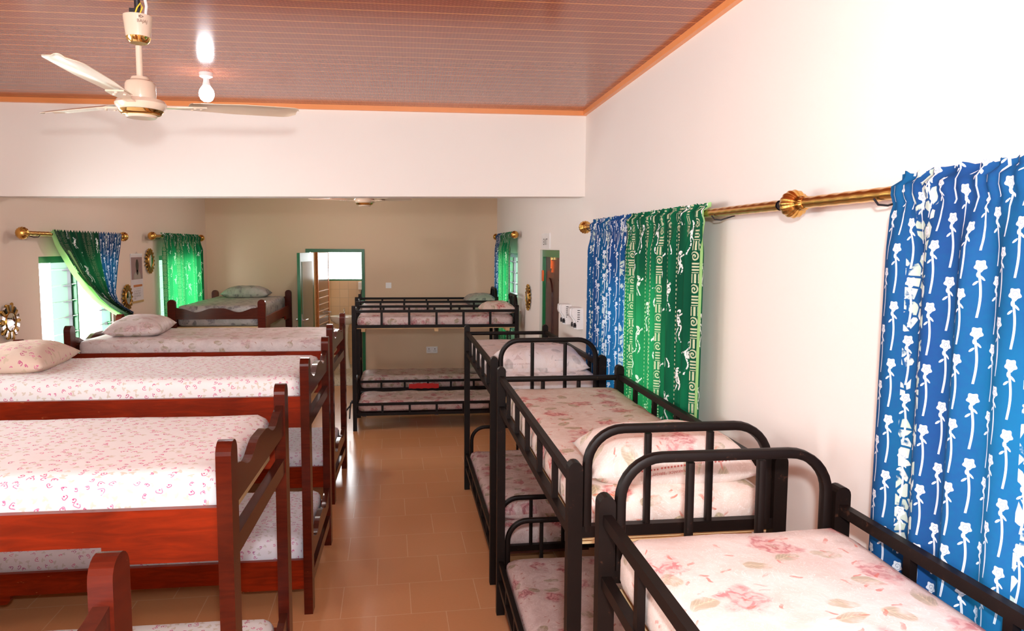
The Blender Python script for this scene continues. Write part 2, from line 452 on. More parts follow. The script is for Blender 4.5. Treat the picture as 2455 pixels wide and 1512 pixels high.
# ------------------------------------------------------------------ mesh helpers
def link(name, bm, mat, parent=None, smooth=False, bevel=0.0, seg=2, worn=None):
    me = bpy.data.meshes.new(name)
    if worn is None: worn = WORN.get(mat.name)
    if bevel > 0:
        es = [e for e in bm.edges if len(e.link_faces) == 2 and e.calc_face_angle(0) > .6]
        bmesh.ops.bevel(bm, geom=es, offset=bevel, segments=seg, affect='EDGES', profile=.6, clamp_overlap=True, material=1 if worn else -1)
    bmesh.ops.recalc_face_normals(bm, faces=bm.faces)
    if smooth:
        for f in bm.faces: f.smooth = True
    bm.to_mesh(me); bm.free()
    me.materials.append(mat)
    if worn: me.materials.append(worn)
    o = bpy.data.objects.new(name, me); COL.objects.link(o)
    if parent: o.parent = parent
    if smooth and smooth != 'all':
        try:
            me.set_sharp_from_angle(angle=radians(38))
        except Exception: pass
    return o
def box(bm, x0, x1, y0, y1, z0, z1, mtx=None):
    vs = [bm.verts.new((x, y, z)) for x in (x0, x1) for y in (y0, y1) for z in (z0, z1)]
    for f in ((0, 1, 3, 2), (4, 6, 7, 5), (0, 4, 5, 1), (2, 3, 7, 6), (0, 2, 6, 4), (1, 5, 7, 3)):
        bm.faces.new([vs[i] for i in f])
    if mtx:
        for v in vs: v.co = mtx @ v.co
    return vs
def B(*a, **k):
    bm = bmesh.new(); box(bm, *a, **k); return bm
def tube(bm, pts, r, n=10, squash=None, cap=True):
    """pipe along pts; r a number or list; squash=(a,b) makes an oval / flat section"""
    pts = [Vector(p) for p in pts]; rings = []
    prev = None
    for i, p in enumerate(pts):
        t = (pts[min(i+1, len(pts)-1)]-pts[max(i-1, 0)]).normalized()
        if prev is None:
            a = Vector((0, 0, 1)) if abs(t.z) < .9 else Vector((1, 0, 0))
            nn = (a - t*a.dot(t)).normalized()
        else:
            nn = (prev - t*prev.dot(t)).normalized()
        prev = nn; bb = t.cross(nn)
        rr = r[i] if isinstance(r, (list, tuple)) else r
        ring = []
        for k in range(n):
            th = 2*pi*(k+.5)/n
            c, s = cos(th), sin(th)
            if squash:
                e = squash[2] if len(squash) > 2 else 1.0
                c = math.copysign(abs(c)**e, c); s = math.copysign(abs(s)**e, s)
                ring.append(bm.verts.new(p + nn*(c*squash[0]) + bb*(s*squash[1])))
            else:
                ring.append(bm.verts.new(p + nn*(c*rr) + bb*(s*rr)))
        rings.append(ring)
    for a, b in zip(rings, rings[1:]):
        for k in range(n):
            bm.faces.new((a[k], a[(k+1) % n], b[(k+1) % n], b[k]))
    if cap:
        bm.faces.new(rings[0]); bm.faces.new(list(reversed(rings[-1])))
    return bm
def lathe(bm, prof, n=32, mtx=None, flute=None):
    """profile of (radius, z); flute=(count, depth) ribs it"""
    rings = []
    for r, z in prof:
        ring = []
        for k in range(n):
            th = 2*pi*k/n
            rr = r*(1+(flute[1]*cos(flute[0]*th) if flute else 0))
            co = Vector((rr*cos(th), rr*sin(th), z))
            ring.append(bm.verts.new(mtx @ co if mtx else co))
        rings.append(ring)
    for a, b in zip(rings, rings[1:]):
        for k in range(n):
            bm.faces.new((a[k], a[(k+1) % n], b[(k+1) % n], b[k]))
    bm.faces.new(list(reversed(rings[0]))); bm.faces.new(rings[-1])
    return bm
def prism(bm, outline, t0, t1, axis='x', mtx=None):
    """extrude a closed 2-D outline along an axis (outline given in the other two axes, in order)"""
    def P(a, b, t):
        v = {'x': (t, a, b), 'y': (a, t, b), 'z': (a, b, t)}[axis]
        return mtx @ Vector(v) if mtx else Vector(v)
    A = [bm.verts.new(P(a, b, t0)) for a, b in outline]; Bv = [bm.verts.new(P(a, b, t1)) for a, b in outline]
    n = len(outline)
    bm.faces.new(A); bm.faces.new(list(reversed(Bv)))
    for i in range(n): bm.faces.new((A[i], Bv[i], Bv[(i+1) % n], A[(i+1) % n]))
    return bm
def tag(o, label=None, cat=None, group=None, kind=None):
    if label: o['label'] = label
    if cat: o['category'] = cat
    if group: o['group'] = group
    if kind: o['kind'] = kind
    return o
def empty(name, loc, rz=0.0, label=None, cat=None, group=None, kind=None):
    o = bpy.data.objects.new(name, None); o.location = loc; o.rotation_euler = (0, 0, rz)
    o.empty_display_size = .1; COL.objects.link(o)
    return tag(o, label, cat, group, kind)
def children(o): return [c for c in bpy.data.objects if c.parent is o]
def copy_tree(o, parent=None):
    c = o.copy(); COL.objects.link(c)
    if parent is not None: c.parent = parent
    for ch in children(o): copy_tree(ch, c)
    return c
def structure(name, bm, mat, parent=None, **k):
    o = link(name, bm, mat, parent, **k)
    if parent is None: o['kind'] = 'structure'
    return o
def arc(cx, cz, r, a0, a1, n=7):
    return [(cx+r*cos(a0+(a1-a0)*i/n), cz+r*sin(a0+(a1-a0)*i/n)) for i in range(n+1)]

# ------------------------------------------------------------------ room shell
WT = .20
def wall_cells(bm, a0, a1, z0, z1, holes, emit):
    As = sorted({a0, a1, *[h[0] for h in holes], *[h[1] for h in holes]})
    Zs = sorted({z0, z1, *[h[2] for h in holes], *[h[3] for h in holes]})
    for p, q in zip(As, As[1:]):
        for r, s in zip(Zs, Zs[1:]):
            m, n = (p+q)/2, (r+s)/2
            if any(h[0] < m < h[1] and h[2] < n < h[3] for h in holes): continue
            emit(bm, p, q, r, s)
WIN_L = [(6.40, 7.86, 1.00, 2.005), (9.30, 10.62, 1.00, 1.98)]
WIN_FILL_L = [(.8, 1.6, 1.5, 2.4), (2.6, 3.5, 1.5, 2.4), (4.4, 5.15, 1.5, 2.4)]  # unseen windows added for daylight from the left
WIN_FILL_N = [(-2.4, -1.4, 2.0, 2.75), (-.4, .7, 2.0, 2.75)]  # unseen openings added behind the camera for fill daylight
WIN_R = [(9.22, 10.55, 1.00, 2.03), (3.60, 4.75, 1.10, 1.95), (.45, 1.50, 1.10, 1.95)]
DOOR_R = (6.62, 7.62, 0.0, 2.08)
DOOR_F = (-1.50, -.645, 0.0, 2.065)
bm = B(XL-.3, XR+.3, YB-.3, YF+.02, -.12, 0); structure('floor', bm, MT['floor'])
bm = B(XL-.3, XR+.3, YB-.3, YF+.3, ZC, ZC+.1); structure('ceiling', bm, MT['ceiling'])
bm = bmesh.new()
wall_cells(bm, YB, YF+.12, 0, ZC, WIN_R+[DOOR_R], lambda b, p, q, r, s: box(b, XR, XR+WT, p, q, r, s))
structure('wall_right', bm, MT['wall'])
bm = bmesh.new()
wall_cells(bm, YB, YF+.12, 0, ZC, WIN_L+WIN_FILL_L, lambda b, p, q, r, s: box(b, XL-WT, XL, p, q, r, s))
structure('wall_left', bm, MT['wall_left'])
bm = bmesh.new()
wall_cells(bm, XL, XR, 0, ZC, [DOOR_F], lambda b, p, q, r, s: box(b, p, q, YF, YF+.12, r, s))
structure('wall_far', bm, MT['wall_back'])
bm = bmesh.new()
wall_cells(bm, XL, XR, 0, ZC, WIN_FILL_N, lambda b, p, q, r, s: box(b, p, q, YB-.12, YB, r, s))
structure('wall_near', bm, MT['wall'])
# sky portals in every window opening (they only guide the sampling of the sky)
def portal(loc, rot, w, h):
    l = bpy.data.lights.new('window_sky_portal', 'AREA'); l.shape = 'RECTANGLE'; l.size = w; l.size_y = h
    l.cycles.is_portal = True
    o = bpy.data.objects.new('window_sky_portal', l); o.location = loc; o.rotation_euler = rot; COL.objects.link(o)
for y0, y1, z0, z1 in WIN_L+WIN_FILL_L: portal((XL-WT-.02, (y0+y1)/2, (z0+z1)/2), (0, -pi/2, 0), z1-z0, y1-y0)
for y0, y1, z0, z1 in WIN_R: portal((XR+WT+.02, (y0+y1)/2, (z0+z1)/2), (0, pi/2, 0), z1-z0, y1-y0)
for x0, x1, z0, z1 in WIN_FILL_N: portal(((x0+x1)/2, YB-.14, (z0+z1)/2), (pi/2, 0, 0), x1-x0, z1-z0)
portal((-1.02, 13.6, 1.85), (-pi/2, 0, 0), .8, .7)

# the dropped beam across the room (a touch out of square, as photographed)
def beam_y(x): return YBEAM + (XR-x)/(XR-XL)*.17
bm = bmesh.new()
vs = box(bm, XL, XR, 0, .2, 2.44, ZC)
for v in vs:
    v.co.y += beam_y(v.co.x)
    if v.co.z < 2.6: v.co.z = 2.494 if v.co.x > 0 else 2.442
structure('beam', bm, MT['beam'])
bm = bmesh.new()
vs = box(bm, XL, XR, -.03, 0, ZC-.034, ZC)
for v in vs: v.co.y += beam_y(v.co.x)
structure('trim_1', bm, MT['cornice'], bevel=.006)
structure('trim_2', B(XR-.028, XR, YB, YBEAM-.03, ZC-.032, ZC), MT['cornice'], bevel=.006)

# windows: green frames, deep mullions, tilted glass louvres with black clips
nwin = [0]
def window(side, y0, y1, z0, z1, bays):
    nwin[0] += 1
    X = XL if side < 0 else XR
    root = empty('window_%d' % nwin[0], (X, (y0+y1)/2, z0), kind='structure')
    L = lambda x, y, z: (side*x, y-(y0+y1)/2, z-z0)
    def bx(x0, x1, a, b, c, d):
        xa, xb = sorted((side*x0, side*x1)); return B(xa, xb, a-(y0+y1)/2, b-(y0+y1)/2, c-z0, d-z0)
    fr = bx(.02, .10, y0, y1, z1-.055, z1)
    for args in ((y0, y1, z0, z0+.05), (y0, y0+.022, z0+.05, z1-.055), (y1-.022, y1, z0+.05, z1-.055)):
        xa, xb = sorted((side*.02, side*.10)); box(fr, xa, xb, args[0]-(y0+y1)/2, args[1]-(y0+y1)/2, args[2]-z0, args[3]-z0)
    link('frame', fr, MT['greenframe'], root)
    ys = [y0] + bays + [y1]
    for m_ in bays:
        link('mullion', bx(.01, .06, m_-.012, m_+.012, z0+.05, z1-.055), MT['greenframe'], root)
        link('jamb_board', bx(.075, .21, m_-.03, m_+.012, z0+.05, z1-.055), MT['greenlight'], root)
        link('channel', bx(.045, .075, m_-.036, m_+.01, z0+.05, z1-.055), MT['greypl'], root)
    for a, b in zip(ys, ys[1:]):
        z = z1-.115
        while z > z0+.08:
            bm = bmesh.new()
            mt = Matrix.Translation((side*.05, 0, z-z0)) @ Matrix.Rotation(side*radians(12), 4, 'Y')
            box(bm, -.055, .055, a+.03-(y0+y1)/2, b-.045-(y0+y1)/2, -.003, .003, mt)
            link('louvre_blade', bm, MT['glass'], root)
            for yy in (a+.028, b-.044):
                bm = bmesh.new()
                box(bm, -.06, .0, yy-.008-(y0+y1)/2, yy+.008-(y0+y1)/2, -.010, .004, mt)
                box(bm, -.012, .012, yy-.010-(y0+y1)/2, yy+.010-(y0+y1)/2, -.018, .012, mt)
                link('blade_clip', bm, MT['black'], root)
            z -= .139
    return root
window(-1, *WIN_L[0], [7.10])
window(-1, *WIN_L[1], [9.96])
window(1, *WIN_R[0], [9.9])
window(1, *WIN_R[1], [4.12])
window(1, *WIN_R[2], [1.02])
for w_ in WIN_FILL_L: window(-1, *w_, [])  # frames for the added, unseen daylight windows

# far door to the bathroom
root = empty('door_1', (-1.07, YF, 0), kind='structure')
bm = bmesh.new(); dx0, dx1, dz1 = DOOR_F[0]+1.07, DOOR_F[1]+1.07, DOOR_F[3]
box(bm, dx0, dx0+.06, -.03, .12, 0, dz1); box(bm, dx1-.045, dx1, -.03, .12, 0, dz1); box(bm, dx0+.06, dx1-.045, -.03, .12, dz1-.05, dz1)
link('door_frame', bm, MT['greendoor'], root, bevel=.006)
bm = bmesh.new()
mt = Matrix.Translation((dx0+.075, -.035, 0)) @ Matrix.Rotation(radians(-96.5), 4, 'Z')
box(bm, 0, .78, 0, .042, .015, dz1-.055, mt)
leaf = link('door_leaf', bm, MT['greendoor'], root, bevel=.004)
bm = bmesh.new(); box(bm, .10, .68, .040, .048, .25, dz1-.18, mt)
link('leaf_panel', bm, plain('pale_gloss_panel', (.28, .34, .30), .10, 0, .6, .6), leaf, bevel=.003)
bm = bmesh.new()
box(bm, .70, .745, -.004, .046, .93, 1.16, mt)
for sgn, y_ in ((-1, -.004), (1, .046)):
    tube(bm, [mt @ Vector((.722, y_, 1.08)), mt @ Vector((.722, y_+sgn*.045, 1.08)), mt @ Vector((.62, y_+sgn*.05, 1.08))], .009, 8)
link('door_handle', bm, MT['steel'], leaf)
bm = bmesh.new(); box(bm, dx0+.058, dx0+.066, -.01, .06, 1.72, 1.84); link('hinge', bm, MT['brass'], root)
bm = bmesh.new()
mk = mt @ Vector((.722, -.03, .99))
tube(bm, [mk, mk+Vector((-.03, -.0, -.03)), mk+Vector((-.03, 0, -.12))], .006, 6); lathe(bm, [(.001, -.012), (.018, -.01), (.018, .01), (.001, .012)], 12, Matrix.Translation(mk+Vector((-.03, 0, -.02))))
link('key_bunch', bm, MT['steel'], leaf)

# bathroom behind
bx0, bx1, by0, by1 = -2.05, -.35, YF+.12, 13.45
structure('bathroom_floor', B(bx0-.1, bx1+.1, YF+.02, by1+.1, -.12, .012), MT['bathfloor'])
structure('bathroom_ceiling', B(bx0-.1, bx1+.1, by0, by1+.1, 2.6, 2.7), MT['beam'])
bm = bmesh.new()
wall_cells(bm, bx0, bx1, 0, 2.6, [(-1.42, -.62, 1.50, 2.20)], lambda b, p, q, r, s: box(b, p, q, by1, by1+.12, r, s))
structure('bathroom_wall_far', bm, MT['bathtile'])
structure('bathroom_wall_left', B(bx0-.1, bx0, by0, by1, 0, 2.6), MT['bathtile'])
structure('bathroom_wall_right', B(bx1, bx1+.1, by0, by1, 0, 2.6), MT['bathtile'])
nwin[0] += 1
rt = empty('window_%d' % nwin[0], (-1.02, by1, 1.5), kind='structure')
bm = bmesh.new(); box(bm, -.40, .40, .0, .06, 0, .03); box(bm, -.40, -.37, 0, .06, .03, .70); box(bm, .37, .40, 0, .06, .03, .70); box(bm, -.37, .37, 0, .06, .67, .70)
link('frame', bm, MT['greenframe'], rt)
for k in range(5):
    bm = B(-.36, .36, .01, .09, .10+k*.125, .106+k*.125); link('louvre_blade', bm, MT['glass'], rt)
# cubicle door with a slatted face
rt = empty('door_3', (-1.42, 12.0, 0), radians(-6), kind='structure')
link('leaf_board', B(-.018, .018, 0, .80, .12, 2.0), plain('glossy_brown_board', (.16, .045, .018), .10, 0, .6, .7), rt, bevel=.004)
bm = bmesh.new()
for z in [.12+.105*k for k in range(13)]: box(bm, .018, .023, .04, .76, z, z+.014)
link('slat_lines', bm, plain('cream_strip', (.72, .42, .22), .4), rt)
bm = bmesh.new(); box(bm, -.02, .024, 0, .03, .10, 2.02); box(bm, -.02, .024, .77, .80, .10, 2.02)
link('door_edge', bm, plain('orange_edge', (.62, .20, .05), .35), rt)
bm = bmesh.new(); tube(bm, [(.02, .71, 1.02), (.07, .71, 1.02), (.075, .60, 1.02)], .009, 8); link('door_handle', bm, MT['steel'], rt)

# wash basin
rt = empty('wash_basin', (-1.10, 13.05, 0), 0, 'white ceramic pedestal wash basin seen through the green bathroom door', 'sink')
bm = bmesh.new()
lathe(bm, [(.06, .76), (.14, .78), (.21, .83), (.235, .885), (.24, .91), (.225, .915), (.19, .88), (.10, .82), (.02, .81)], 36)
for v in bm.verts:
    v.co.y *= .82
link('basin', bm, MT['white_cer'], rt, smooth=True)
bm = bmesh.new(); lathe(bm, [(.11, .012), (.10, .05), (.075, .2), (.065, .45), (.075, .70), (.10, .79)], 24); link('pedestal', bm, MT['white_cer'], rt, smooth=True)
bm = bmesh.new(); tube(bm, [(0, .15, .90), (0, .15, 1.0), (0, .12, 1.03), (0, .03, 1.02), (0, .02, .99)], .012, 8); tube(bm, [(-.05, .15, .90), (-.05, .15, .95)], .012, 8); link('tap', bm, MT['steel'], rt, smooth=True)
rt = empty('wall_fitting', (-.80, by1-.05, 1.32), 0, 'small white fitting with a dark brush on the bathroom wall beside the basin', 'bathroom fitting')
link('housing', B(-.07, .07, -.05, .05, .03, .16), MT['white_pl'], rt, bevel=.012)
bm = bmesh.new(); lathe(bm, [(.01, -.20), (.03, -.16), (.035, -.05), (.02, .02), (.008, .05)], 14); link('brush', bm, plain('dark_bristles', (.05, .05, .06), .8), rt, smooth=True)

# exit door in the right wall
root = empty('door_2', (XR+.025, 7.12, 0), kind='structure')
dy0, dy1 = DOOR_R[0]-7.12, DOOR_R[1]-7.12
bm = bmesh.new(); box(bm, .0, .08, dy0, dy0+.04, 0, 2.08); box(bm, 0, .08, dy1-.04, dy1, 0, 2.08); box(bm, 0, .08, dy0+.04, dy1-.04, 2.01, 2.08)
link('door_frame', bm, MT['greenframe'], root)
for s_, (a, b) in enumerate(((dy0+.04, -.004), (.004, dy1-.04))):
    lf = link('door_leaf', B(.03, .07, a, b, .01, 2.01), MT['doorbrown'], root, bevel=.003)
    c_ = (a+b)/2; hw = (b-a)/2-.075
    out = [(c_-hw, .95)] + [(c_+hw*cos(t), 1.62+.18*sin(t)) for t in [pi-pi*i/12 for i in range(13)]] + [(c_+hw, .95)]
    bm = bmesh.new(); prism(bm, out, .018, .034, 'x'); 
    link('arched_panel', bm, MT['doorbrown'], lf, bevel=.008)
    link('lower_panel', B(.018, .034, c_-hw, c_+hw, .15, .82), MT['doorbrown'], lf, bevel=.008)
bm = bmesh.new(); tube(bm, [(.016, .09, 1.90), (.016, .09, 2.04)], .008, 8); box(bm, .016, .03, .078, .102, 1.86, 1.975)
link('bolt', bm, MT['copper'], root)
bm = bmesh.new(); box(bm, -.012, .006, dy1-.06, dy1-.03, 1.76, 1.87); link('hinge', bm, MT['copper'], root)
bm = bmesh.new(); box(bm, .008, .026, .075, .105, 1.985, 2.04); link('bolt_keep', bm, MT['brass'], root)

# ------------------------------------------------------------------ wooden bunk beds (long axis +x = foot end)
WL, WW = .985, .50
def post_outline(w, z0, z1):
    r = w/2*.98
    return [(-w/2, z0), (w/2, z0), (w/2, z1-r)] + [(w/2*cos(t), z1-r+r*sin(t)) for t in [pi*i/10 for i in range(1, 10)]] + [(-w/2, z1-r)]
def wave_panel(zt, zb, hw):
    top = []
    n = 40
    for i in range(n+1):
        s = -1+2*i/n
        d = abs(s)
        z = zt - .040*(sin(pi*min(1, max(0, (d-.12)/.80)))**2)*(1.15 if d > .12 else 0) + .010*max(0, d-.9)/.1
        top.append((s*hw, z))
    return [(-hw, zb)] + [(hw, zb)] + list(reversed(top))
def wood_bed():
    r = empty('bunk_bed', (0, 0, 0))
    for sx in (1, -1):
        for sy in (-1, 1):
            bm = bmesh.new()
            prism(bm, post_outline(.088, 0, 1.479), -.024, .024, 'x', Matrix.Translation((sx*WL, sy*WW, 0)))
            link('post', bm, MT['wood'], r, bevel=.005)
        for zt, zb, z2, z3 in ((1.377, 1.250, 1.142, 1.075), (.405, .292, .215, .150)):
            bm = bmesh.new(); prism(bm, wave_panel(zt, zb, WW-.044), -.016, .016, 'x', Matrix.Translation((sx*WL, 0, 0)))
            link('end_panel', bm, MT['wood_dark'], r, bevel=.003)
            link('end_bar', B(sx*WL-.018, sx*WL+.018, -WW+.044, WW-.044, z3, z2), MT['wood_dark'], r, bevel=.004)
    for sy in (-1, 1):
        for zt, zb, zc in ((1.262, 1.146, 1.086), (.314, .190, .142)):
            bm = bmesh.new()
            yo = sy*(WW+.008); L = WL-.024; k = .36
            out = [(-L, zt), (-L, zc), (-L+k-.03, zc)] + [(-L+k-.03+.03*sin(t), zc+.03*(1-cos(t))) for t in (.5, 1.0, 1.5)] + [(-L+k, zb), (L-k, zb)] + \
                  [(L-k+.03-.03*sin(t), zc+.03*(1-cos(t))) for t in (1.5, 1.0, .5)] + [(L-k+.03, zc), (L, zc), (L, zt)]
            prism(bm, [(a, b) for a, b in out], yo-.014, yo+.014, 'y')
            link('side_rail', bm, MT['wood_rail'], r, bevel=.003)
    for z in (1.155, .200):
        link('bed_base', B(-WL+.05, WL-.05, -WW+.03, WW-.03, z-.02, z), MT['ply'], r)
    return r
wb = []
wood_spec = [
    (-1.600, 1.080, 1.0, 'nearest wooden bunk bed, only a rounded post top showing at the lower left corner'),
    (-1.566, 2.970, .4, 'red-brown wooden bunk bed with the scratched orange-red side rail, nearest full one on the left'),
    (-1.560, 4.775, .2, 'red-brown wooden bunk bed in the left row with a pink pillow at the wall end'),
    (-1.606, 6.640, .8, 'wooden bunk bed in the left row standing in front of the open louvre window'),
    (-2.200, 10.02, -90, 'dark wooden bunk bed in the far left corner, footboard facing the room'),
]
wproto = wood_bed()
for i, (x, y, a, lab) in enumerate(wood_spec):
    o = wproto if i == 0 else copy_tree(wproto)
    o.location = (x, y, 0); o.rotation_euler = (0, 0, -radians(a) if a > 0 else radians(a))
    tag(o, lab, 'bunk bed', 'wooden bunk beds'); wb.append(o)

# ------------------------------------------------------------------ metal bunk beds (long axis y, arched head at -y)
ML, MW = .93, .34
def metal_bed(hp=1.437):
    r = empty('bunk_bed', (0, 0, 0))
    for sx in (-1, 1):
        for sy in (-1, 1):
            bm = bmesh.new(); w = .046
            rr = w/2
            out = [(-w/2, 0), (w/2, 0), (w/2, hp-rr)] + [(rr*cos(t), hp-rr+rr*sin(t)) for t in [pi*i/8 for i in range(1, 8)]] + [(-w/2, hp-rr)]
            prism(bm, out, -.022, .022, 'y', Matrix.Translation((sx*MW, sy*ML, 0)))
            link('post', bm, MT['metal'], r, bevel=.005)
        for zt, zb in ((1.372, 1.200), (.305, .190)):
            bm = B(sx*MW-.012, sx*MW+.012, -ML+.022, ML-.022, zt-.015, zt+.015); box(bm, sx*MW-.014, sx*MW+.014, -ML+.022, ML-.022, zb-.016, zb+.016)
            g_ = link('guard_rail', bm, MT['metal'], r, bevel=.004)
            for k in range(5):
                y = -ML + (k+1)*2*ML/6
                bl = link('baluster', B(sx*MW-.010, sx*MW+.010, y-.013, y+.013, zb+.016, zt-.015), MT['metal'], g_, bevel=.003)
    for sy in (-1, 1):
        for zb, zt, kind in ((1.210, 1.535, 'arch' if sy < 0 else 'bar'), (.225, .545, 'arch')):
            y = sy*ML
            bm = bmesh.new()
            if kind == 'arch':
                hw = MW-.041; R = .115
                pts = [(-hw, y, zb)] + [(-hw, y, zt-R)] + [(-hw+R-R*cos(t), y, zt-R+R*sin(t)) for t in [pi/2*i/8 for i in range(1, 9)]] + \
                      [(hw-R+R*sin(t), y, zt-R+R*cos(t)) for t in [pi/2*i/8 for i in range(0, 9)]] + [(hw, y, zb)]
                tube(bm, pts, .015, 12, squash=(.0145, .0165, .6))
                ztop = zt-.017
            else:
                tube(bm, [(-MW+.02, y, 1.365), (MW-.02, y, 1.365)], .016, 12, squash=(.015, .0155, .6)); ztop = 1.35
            box(bm, -MW+.02, MW-.02, y-.016, y+.016, zb-.018, zb+.018)
            e = link('end_frame', bm, MT['metal'], r, smooth=True)
            for k in (-1, 1):
                bm = bmesh.new(); tube(bm, [(k*.103, y, zb+.016), (k*.103, y, ztop)], .014, 12, squash=(.0105, .0135, .5)); link('upright_bar', bm, MT['metal'], e, smooth=True)
    for z in (1.178, .196):
        bm = B(-MW+.02, MW-.02, -ML+.022, ML-.03, z-.008, z)
        bb = link('bed_board', bm, MT['ply'] if z > 1 else MT['doorbrown'], r)
        for yy in (-ML+.10, 0, ML-.10):
            link('board_batten', B(-MW+.045, MW-.045, yy-.022, yy+.022, z-.045, z-.008), MT['ply'] if z > 1 else MT['doorbrown'], bb)
    return r
metal_spec = [
    (.866, .985, 180, 'nearest black metal bunk bed at the lower right, beside the blue rose curtain'),
    (.853, 3.170, 0, 'black metal bunk bed holding the plump rose pillow, middle one of the right row'),
    (.847, 5.425, 0.6, 'black metal bunk bed with white printed pillow, farthest of the right row'),
    (.318, 8.90, 90, 'black metal bunk bed across the far end of the room, in front of its twin'),
    (.255, 10.36, 90, 'black metal bunk bed by the far wall, behind another one like it'),
]
mproto = metal_bed(); mb = []
for i, (x, y, a, lab) in enumerate(metal_spec):
    o = mproto if i == 0 else copy_tree(mproto)
    o.location = (x, y, 0); o.rotation_euler = (0, 0, radians(a))
    tag(o, lab, 'bunk bed', 'black metal bunk beds'); mb.append(o)

# ------------------------------------------------------------------ mattresses and pillows
def rounded_pad(lx, ly, h, rad, nx, ny, nz, amp=.004, sag=.0, seed=0):
    """closed rounded block from z=0..h with unrolled UVs in metres"""
    bm = bmesh.new(); uvl = bm.loops.layers.uv.new('UVMap')
    cache = {}
    def V(i, j, k):
        key = (i, j, k)
        if key in cache: return cache[key]
        x = -lx/2+lx*i/nx; y = -ly/2+ly*j/ny; z = h*k/nz
        p = Vector((x, y, z))
        q = Vector((max(-lx/2+rad, min(lx/2-rad, x)), max(-ly/2+rad, min(ly/2-rad, y)), max(min(rad, h/2-1e-4), min(max(h-rad, h/2+1e-4), z))))
        d = p-q
        if d.length > 1e-9:
            p = q + d.normalized()*min(rad, d.length if max(abs(d.x), abs(d.y), abs(d.z)) < 1e-9 else rad)
        if z > h*.35:
            n = noise.noise(Vector((x*5+seed, y*5, seed*.7)))*amp + noise.noise(Vector((x*14+seed, y*14, 3)))*amp*.5
            p.z += n - sag*(1-(2*x/lx)**2)*(1-(2*y/ly)**2)
        sd = noise.noise(Vector((x*7, y*7, z*9+seed)))*amp*.8
        if abs(x) > lx/2-1e-6: p.x += math.copysign(sd, x)
        if abs(y) > ly/2-1e-6: p.y += math.copysign(sd, y)
        cache[key] = bm.verts.new(p); return cache[key]
    def quad(ids, uvf):
        f = bm.faces.new([V(*i) for i in ids]); f.smooth = True
        for lp, i in zip(f.loops, ids): lp[uvl].uv = uvf(*i)
    X = lambda i: -lx/2+lx*i/nx
    Y = lambda j: -ly/2+ly*j/ny
    Z = lambda k: h*k/nz
    for i in range(nx):
        for j in range(ny):
            quad([(i, j, nz), (i+1, j, nz), (i+1, j+1, nz), (i, j+1, nz)], lambda i, j, k: (X(i)+seed, Y(j)))
            quad([(i, j+1, 0), (i+1, j+1, 0), (i+1, j, 0), (i, j, 0)], lambda i, j, k: (X(i)+seed, Y(j)+3))
    for i in range(nx):
        for k in range(nz):
            quad([(i, 0, k), (i+1, 0, k), (i+1, 0, k+1), (i, 0, k+1)], lambda i, j, k: (X(i)+seed, -ly/2-(h-Z(k))))
            quad([(i+1, ny, k), (i, ny, k), (i, ny, k+1), (i+1, ny, k+1)], lambda i, j, k: (X(i)+seed, ly/2+(h-Z(k))))
    for j in range(ny):
        for k in range(nz):
            quad([(0, j+1, k), (0, j, k), (0, j, k+1), (0, j+1, k+1)], lambda i, j, k: (seed-lx/2-(h-Z(k)), Y(j)))
            quad([(nx, j, k), (nx, j+1, k), (nx, j+1, k+1), (nx, j, k+1)], lambda i, j, k: (seed+lx/2+(h-Z(k)), Y(j)))
    return bm
def mattress(bed, off, lx, ly, h, z, mat, label, group, seed=0, amp=.004, rad=.045, sag=0.0, drz=0.0):
    nx = max(12, int(lx/.05)); ny = max(12, int(ly/.05))
    bm = rounded_pad(lx, ly, h, min(rad, h*.48), nx, ny, 6, amp, sag, seed)
    o = link('mattress', bm, mat, None, smooth='all')
    rz = bed.rotation_euler[2]
    p = Vector((off[0], off[1], 0)); p.rotate(Matrix.Rotation(rz, 3, 'Z'))
    o.location = (bed.location[0]+p.x, bed.location[1]+p.y, z); o.rotation_euler = (0, 0, rz+drz)
    return tag(o, label, 'mattress', group)
GW, GM = 'mattresses on the wooden bunks', 'mattresses on the black metal bunks'
WZ, WLZ = 1.157, .202
mattress(wb[0], (0, 0), 1.90, .92, .195, WZ, MT['pink'], 'pink floral mattress whose corner just shows at the bottom left edge', GW, 1)
mattress(wb[1], (0, 0), 1.90, .93, .200, WZ, MT['pink'], 'white mattress with small pink flowers, upper bunk of the nearest full wooden bed', GW, 2, rad=.06)
mattress(wb[1], (0, 0), 1.90, .92, .215, WLZ, MT['pink'], 'pink floral lower mattress cut off by the bottom edge, left of the aisle', GW, 3, rad=.06)
mattress(wb[2], (0, 0), 1.90, .93, .205, WZ, MT['pink'], 'pink floral upper mattress with the pink pillow on it', GW, 4.4)
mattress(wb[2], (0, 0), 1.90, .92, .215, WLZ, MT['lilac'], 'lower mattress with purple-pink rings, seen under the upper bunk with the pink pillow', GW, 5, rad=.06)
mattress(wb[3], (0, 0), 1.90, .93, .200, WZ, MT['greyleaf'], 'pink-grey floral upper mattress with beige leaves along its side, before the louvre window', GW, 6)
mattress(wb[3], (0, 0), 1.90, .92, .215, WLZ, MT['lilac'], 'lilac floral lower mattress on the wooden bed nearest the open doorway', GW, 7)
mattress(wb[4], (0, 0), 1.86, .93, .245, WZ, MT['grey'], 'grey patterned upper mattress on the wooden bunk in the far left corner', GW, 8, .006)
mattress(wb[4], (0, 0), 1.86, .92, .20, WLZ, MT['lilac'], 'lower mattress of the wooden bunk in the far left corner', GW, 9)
MZ, MLZ = 1.180, .198
mattress(mb[0], (0, 0), .640, 1.79, .165, MZ, MT['rose_near'], 'pale rose-print mattress, nearest one at the lower right', GM, 11, .006, .06)
